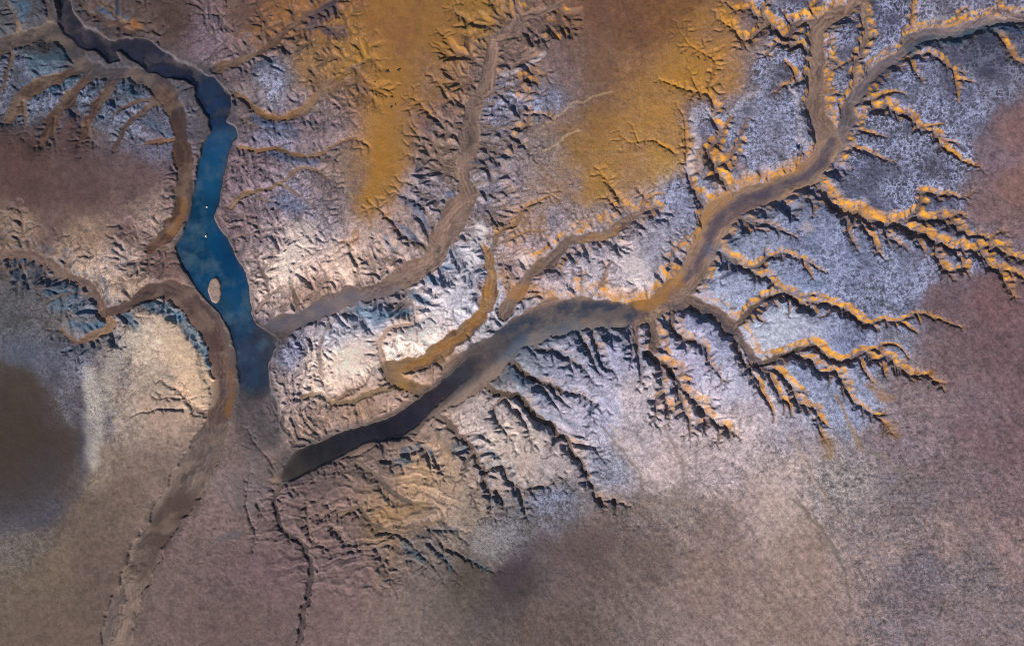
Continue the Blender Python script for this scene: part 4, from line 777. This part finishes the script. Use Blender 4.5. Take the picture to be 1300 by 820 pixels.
wcol = wcol * (1 - milk) + lin((66, 92, 112)) * milk
hz = H[sy, sx]; depth = np.maximum(WL - hz, 0)
kk = (hz < WL + .25) & (m2[sy, sx] > .05)
keep = kk[1:, 1:] | kk[1:, :-1] | kk[:-1, 1:] | kk[:-1, :-1]
wm, used = grid_mesh('water', to_world(GX[sy, sx], GY[sy, sx], np.full(hz.shape, WL)).reshape(-1, 3), j1 - j0, i1 - i0, keep)
op = 1 - np.exp(-depth / (.9 + .7 * (1 + fbm(GX, GY, 22, 4, 510)[sy, sx])))
op = op * (1 - .65 * (sstep(-.05, .35, fbm(GX, GY, 13, 4, 531)) * sstep(185, 120, GY))[sy, sx])
add_attr(wm, 'pigment', 'FLOAT_COLOR', np.clip(wcol, 0, 1).reshape(-1, 3)[used]); add_attr(wm, 'opacity', 'FLOAT', np.clip(op, 0, .98).reshape(-1)[used])
water = bpy.data.objects.new('water', wm); col.objects.link(water); water['kind'] = 'structure'
m, nt = newmat('turbid_water'); L = nt.links.new
out = N(nt, 'ShaderNodeOutputMaterial'); bs = N(nt, 'ShaderNodeBsdfPrincipled'); L(bs.outputs[0], out.inputs[0])
L(N(nt, 'ShaderNodeAttribute', attribute_name='pigment').outputs['Color'], bs.inputs['Base Color'])
L(N(nt, 'ShaderNodeAttribute', attribute_name='opacity').outputs['Fac'], bs.inputs['Alpha'])
bs.inputs['Roughness'].default_value = .12; bs.inputs['IOR'].default_value = 1.33
g2 = N(nt, 'ShaderNodeNewGeometry'); nn = N(nt, 'ShaderNodeTexNoise'); nn.inputs['Scale'].default_value = 1.5; nn.inputs['Detail'].default_value = 4; L(g2.outputs['Position'], nn.inputs['Vector'])
bp = N(nt, 'ShaderNodeBump'); bp.inputs['Strength'].default_value = .15; bp.inputs['Distance'].default_value = .05; L(nn.outputs['Fac'], bp.inputs['Height']); L(bp.outputs[0], bs.inputs['Normal'])
wm.materials.append(m)

# ------------------------------------------------------------------ mud island in the lake
IS = [(271,350),(275,354),(278,362),(279,372),(277,381),(273,386),(267,384),(262,377),(260,367),(263,358),(267,352)]
ix = np.arange(252, 288, .6); iy = np.arange(343, 394, .6); QX, QY = np.meshgrid(ix, iy)
qx = QX + 3.4 * fbm(QX, QY, 9, 4, 601); qy = QY + 3.4 * fbm(QX, QY, 9, 4, 602)
im = blur(pip(IS, qx, qy).astype(np.float32), 3.0)
ih = -2.0 + 3.6 * sstep(.1, .95, im) + .3 * fbm(QX, QY, 5, 3, 603) * im
ikeep = (im[1:, 1:] > .12)
ime, iu = grid_mesh('island', to_world(QX, QY, ih).reshape(-1, 3), len(ix), len(iy), ikeep)
ic = lin((150, 128, 118)) * (1 + .2 * fbm(QX, QY, 6, 4, 604))[..., None] * (1 - .35 * sstep(.75, .4, im))[..., None]
add_attr(ime, 'pigment', 'FLOAT_COLOR', ic.reshape(-1, 3)[iu]); add_attr(ime, 'grain', 'FLOAT', np.full(QX.size, .2)[iu]); add_attr(ime, 'wet', 'FLOAT', np.full(QX.size, .4)[iu])
island = bpy.data.objects.new('island', ime); col.objects.link(island); island['kind'] = 'structure'; ime.materials.append(gm)

# ------------------------------------------------------------------ small stones
import bmesh
def stone_mat(name, c):
    m, nt = newmat(name); L = nt.links.new
    out = N(nt, 'ShaderNodeOutputMaterial'); bs = N(nt, 'ShaderNodeBsdfPrincipled'); L(bs.outputs[0], out.inputs[0]); bs.inputs['Roughness'].default_value = .9
    t = N(nt, 'ShaderNodeTexNoise'); t.inputs['Scale'].default_value = 9; t.inputs['Detail'].default_value = 4
    tc = N(nt, 'ShaderNodeTexCoord'); L(tc.outputs['Object'], t.inputs['Vector'])
    r = N(nt, 'ShaderNodeValToRGB'); L(t.outputs['Fac'], r.inputs[0]); cc = lin(c)
    r.color_ramp.elements[0].color = (*(cc * .6), 1); r.color_ramp.elements[1].color = (*np.minimum(cc * 1.4, .85), 1); L(r.outputs[0], bs.inputs['Base Color'])
    return m
md = stone_mat('dark_rock', (70, 52, 40)); mw = stone_mat('pale_rock', (215, 215, 210))
def stone(name, x, y, r, mat, lbl, z=None, rz=0, el=1.4, group=None, seed=0):
    bm = bmesh.new(); bmesh.ops.create_icosphere(bm, subdivisions=3, radius=1)
    rd = random.Random(seed); ph = [rd.uniform(0, 6) for _ in range(6)]
    for v in bm.verts:
        c = v.co; n = 1 + .16 * math.sin(3 * c.x + ph[0]) * math.sin(2.6 * c.y + ph[1]) + .10 * math.sin(6 * c.y + ph[2]) + .08 * math.sin(7 * c.z + 5 * c.x + ph[3])
        v.co = (c.x * n * r * el, c.y * n * r, c.z * n * r * .6)
    me = bpy.data.meshes.new(name); bm.to_mesh(me); bm.free(); me.materials.append(mat)
    for p in me.polygons: p.use_smooth = rd.random() < .7
    o = bpy.data.objects.new(name, me); col.objects.link(o)
    j = int(round((x - X0) / STEP)); i = int(round((y - Y0) / STEP))
    o.location = ((x - CX) * S, (CY - y) * S, (H[i, j] if z is None else z) * S + r * .15); o.rotation_euler = (0, 0, rz)
    o['label'] = lbl; o['category'] = 'rock'
    if group: o['group'] = group
gp = 'dark stones scattered on the ochre plain'
stone('rock', 492, 92, .30, md, 'dark stone on the ochre plain, western of the close pair near the top', seed=1, el=1.7, group=gp)
stone('rock', 506.5, 90.5, .30, md, 'dark stone on the ochre plain, eastern of the close pair near the top', seed=2, el=1.6, rz=.2, group=gp)
stone('rock', 498, 124.5, .24, md, 'small round dark stone in the middle of the ochre plain, north of the southern two', seed=3, group=gp)
stone('rock', 497.2, 137.3, .24, md, 'dark stone tilted east on the ochre plain, southernmost of all the dark stones', seed=4, rz=.6, group=gp)
stone('rock', 502.5, 134, .16, md, 'smallest dark stone on the ochre plain, just north-east of the southernmost one', seed=5, rz=1.4, group=gp)
stone('rock', 476.5, 105, .20, md, 'dark stone lying alone at the western side of the ochre plain', seed=6, group=gp)
stone('pale_rock', 259, 299, .28, mw, 'pale stone standing out of the blue lake north of the mud island', z=WL + .3, rz=1.5, el=1.3, seed=7)
stone('pale_rock', 260, 262, .17, mw, 'smaller pale stone in the narrow northern reach of the blue lake', z=WL + .3, seed=8)

# ------------------------------------------------------------------ light
az = (SUNXY[0], -SUNXY[1]); EL = math.radians(27)
import mathutils
dirv = mathutils.Vector((az[0] * math.cos(EL), az[1] * math.cos(EL), math.sin(EL))).normalized()
sl = bpy.data.lights.new('sun', 'SUN'); sl.energy = 5.0; sl.angle = math.radians(.6); sl.color = (1, .93, .84)
so = bpy.data.objects.new('sun', sl); col.objects.link(so); so.rotation_euler = dirv.to_track_quat('Z', 'Y').to_euler(); so.location = (0, 0, 100)
wd = bpy.data.worlds.new('World'); scene.world = wd; wd.use_nodes = True; nt = wd.node_tree; nt.nodes.clear()
sky = nt.nodes.new('ShaderNodeTexSky'); sky.sky_type = 'NISHITA'; sky.sun_disc = False; sky.sun_elevation = EL; sky.sun_rotation = math.atan2(dirv.x, dirv.y)
bg = nt.nodes.new('ShaderNodeBackground'); bg.inputs['Strength'].default_value = .062
ow = nt.nodes.new('ShaderNodeOutputWorld'); nt.links.new(sky.outputs[0], bg.inputs[0]); nt.links.new(bg.outputs[0], ow.inputs[0])

# ------------------------------------------------------------------ camera straight overhead
cd = bpy.data.cameras.new('camera'); cd.sensor_width = 36; cd.lens = 24; cd.clip_start = 1; cd.clip_end = 40000
co = bpy.data.objects.new('camera', cd); col.objects.link(co)
co.location = (0, 0, 1300 * S / 36 * 24 + 6 * S); co.rotation_euler = (0, 0, 0); scene.camera = co
scene.view_settings.view_transform = 'Standard'; scene.view_settings.look = 'None'; scene.view_settings.gamma = 1
scene.view_settings.exposure = 0.3
scene.cycles.use_denoising = False
scene.cycles.filter_width = 1.0
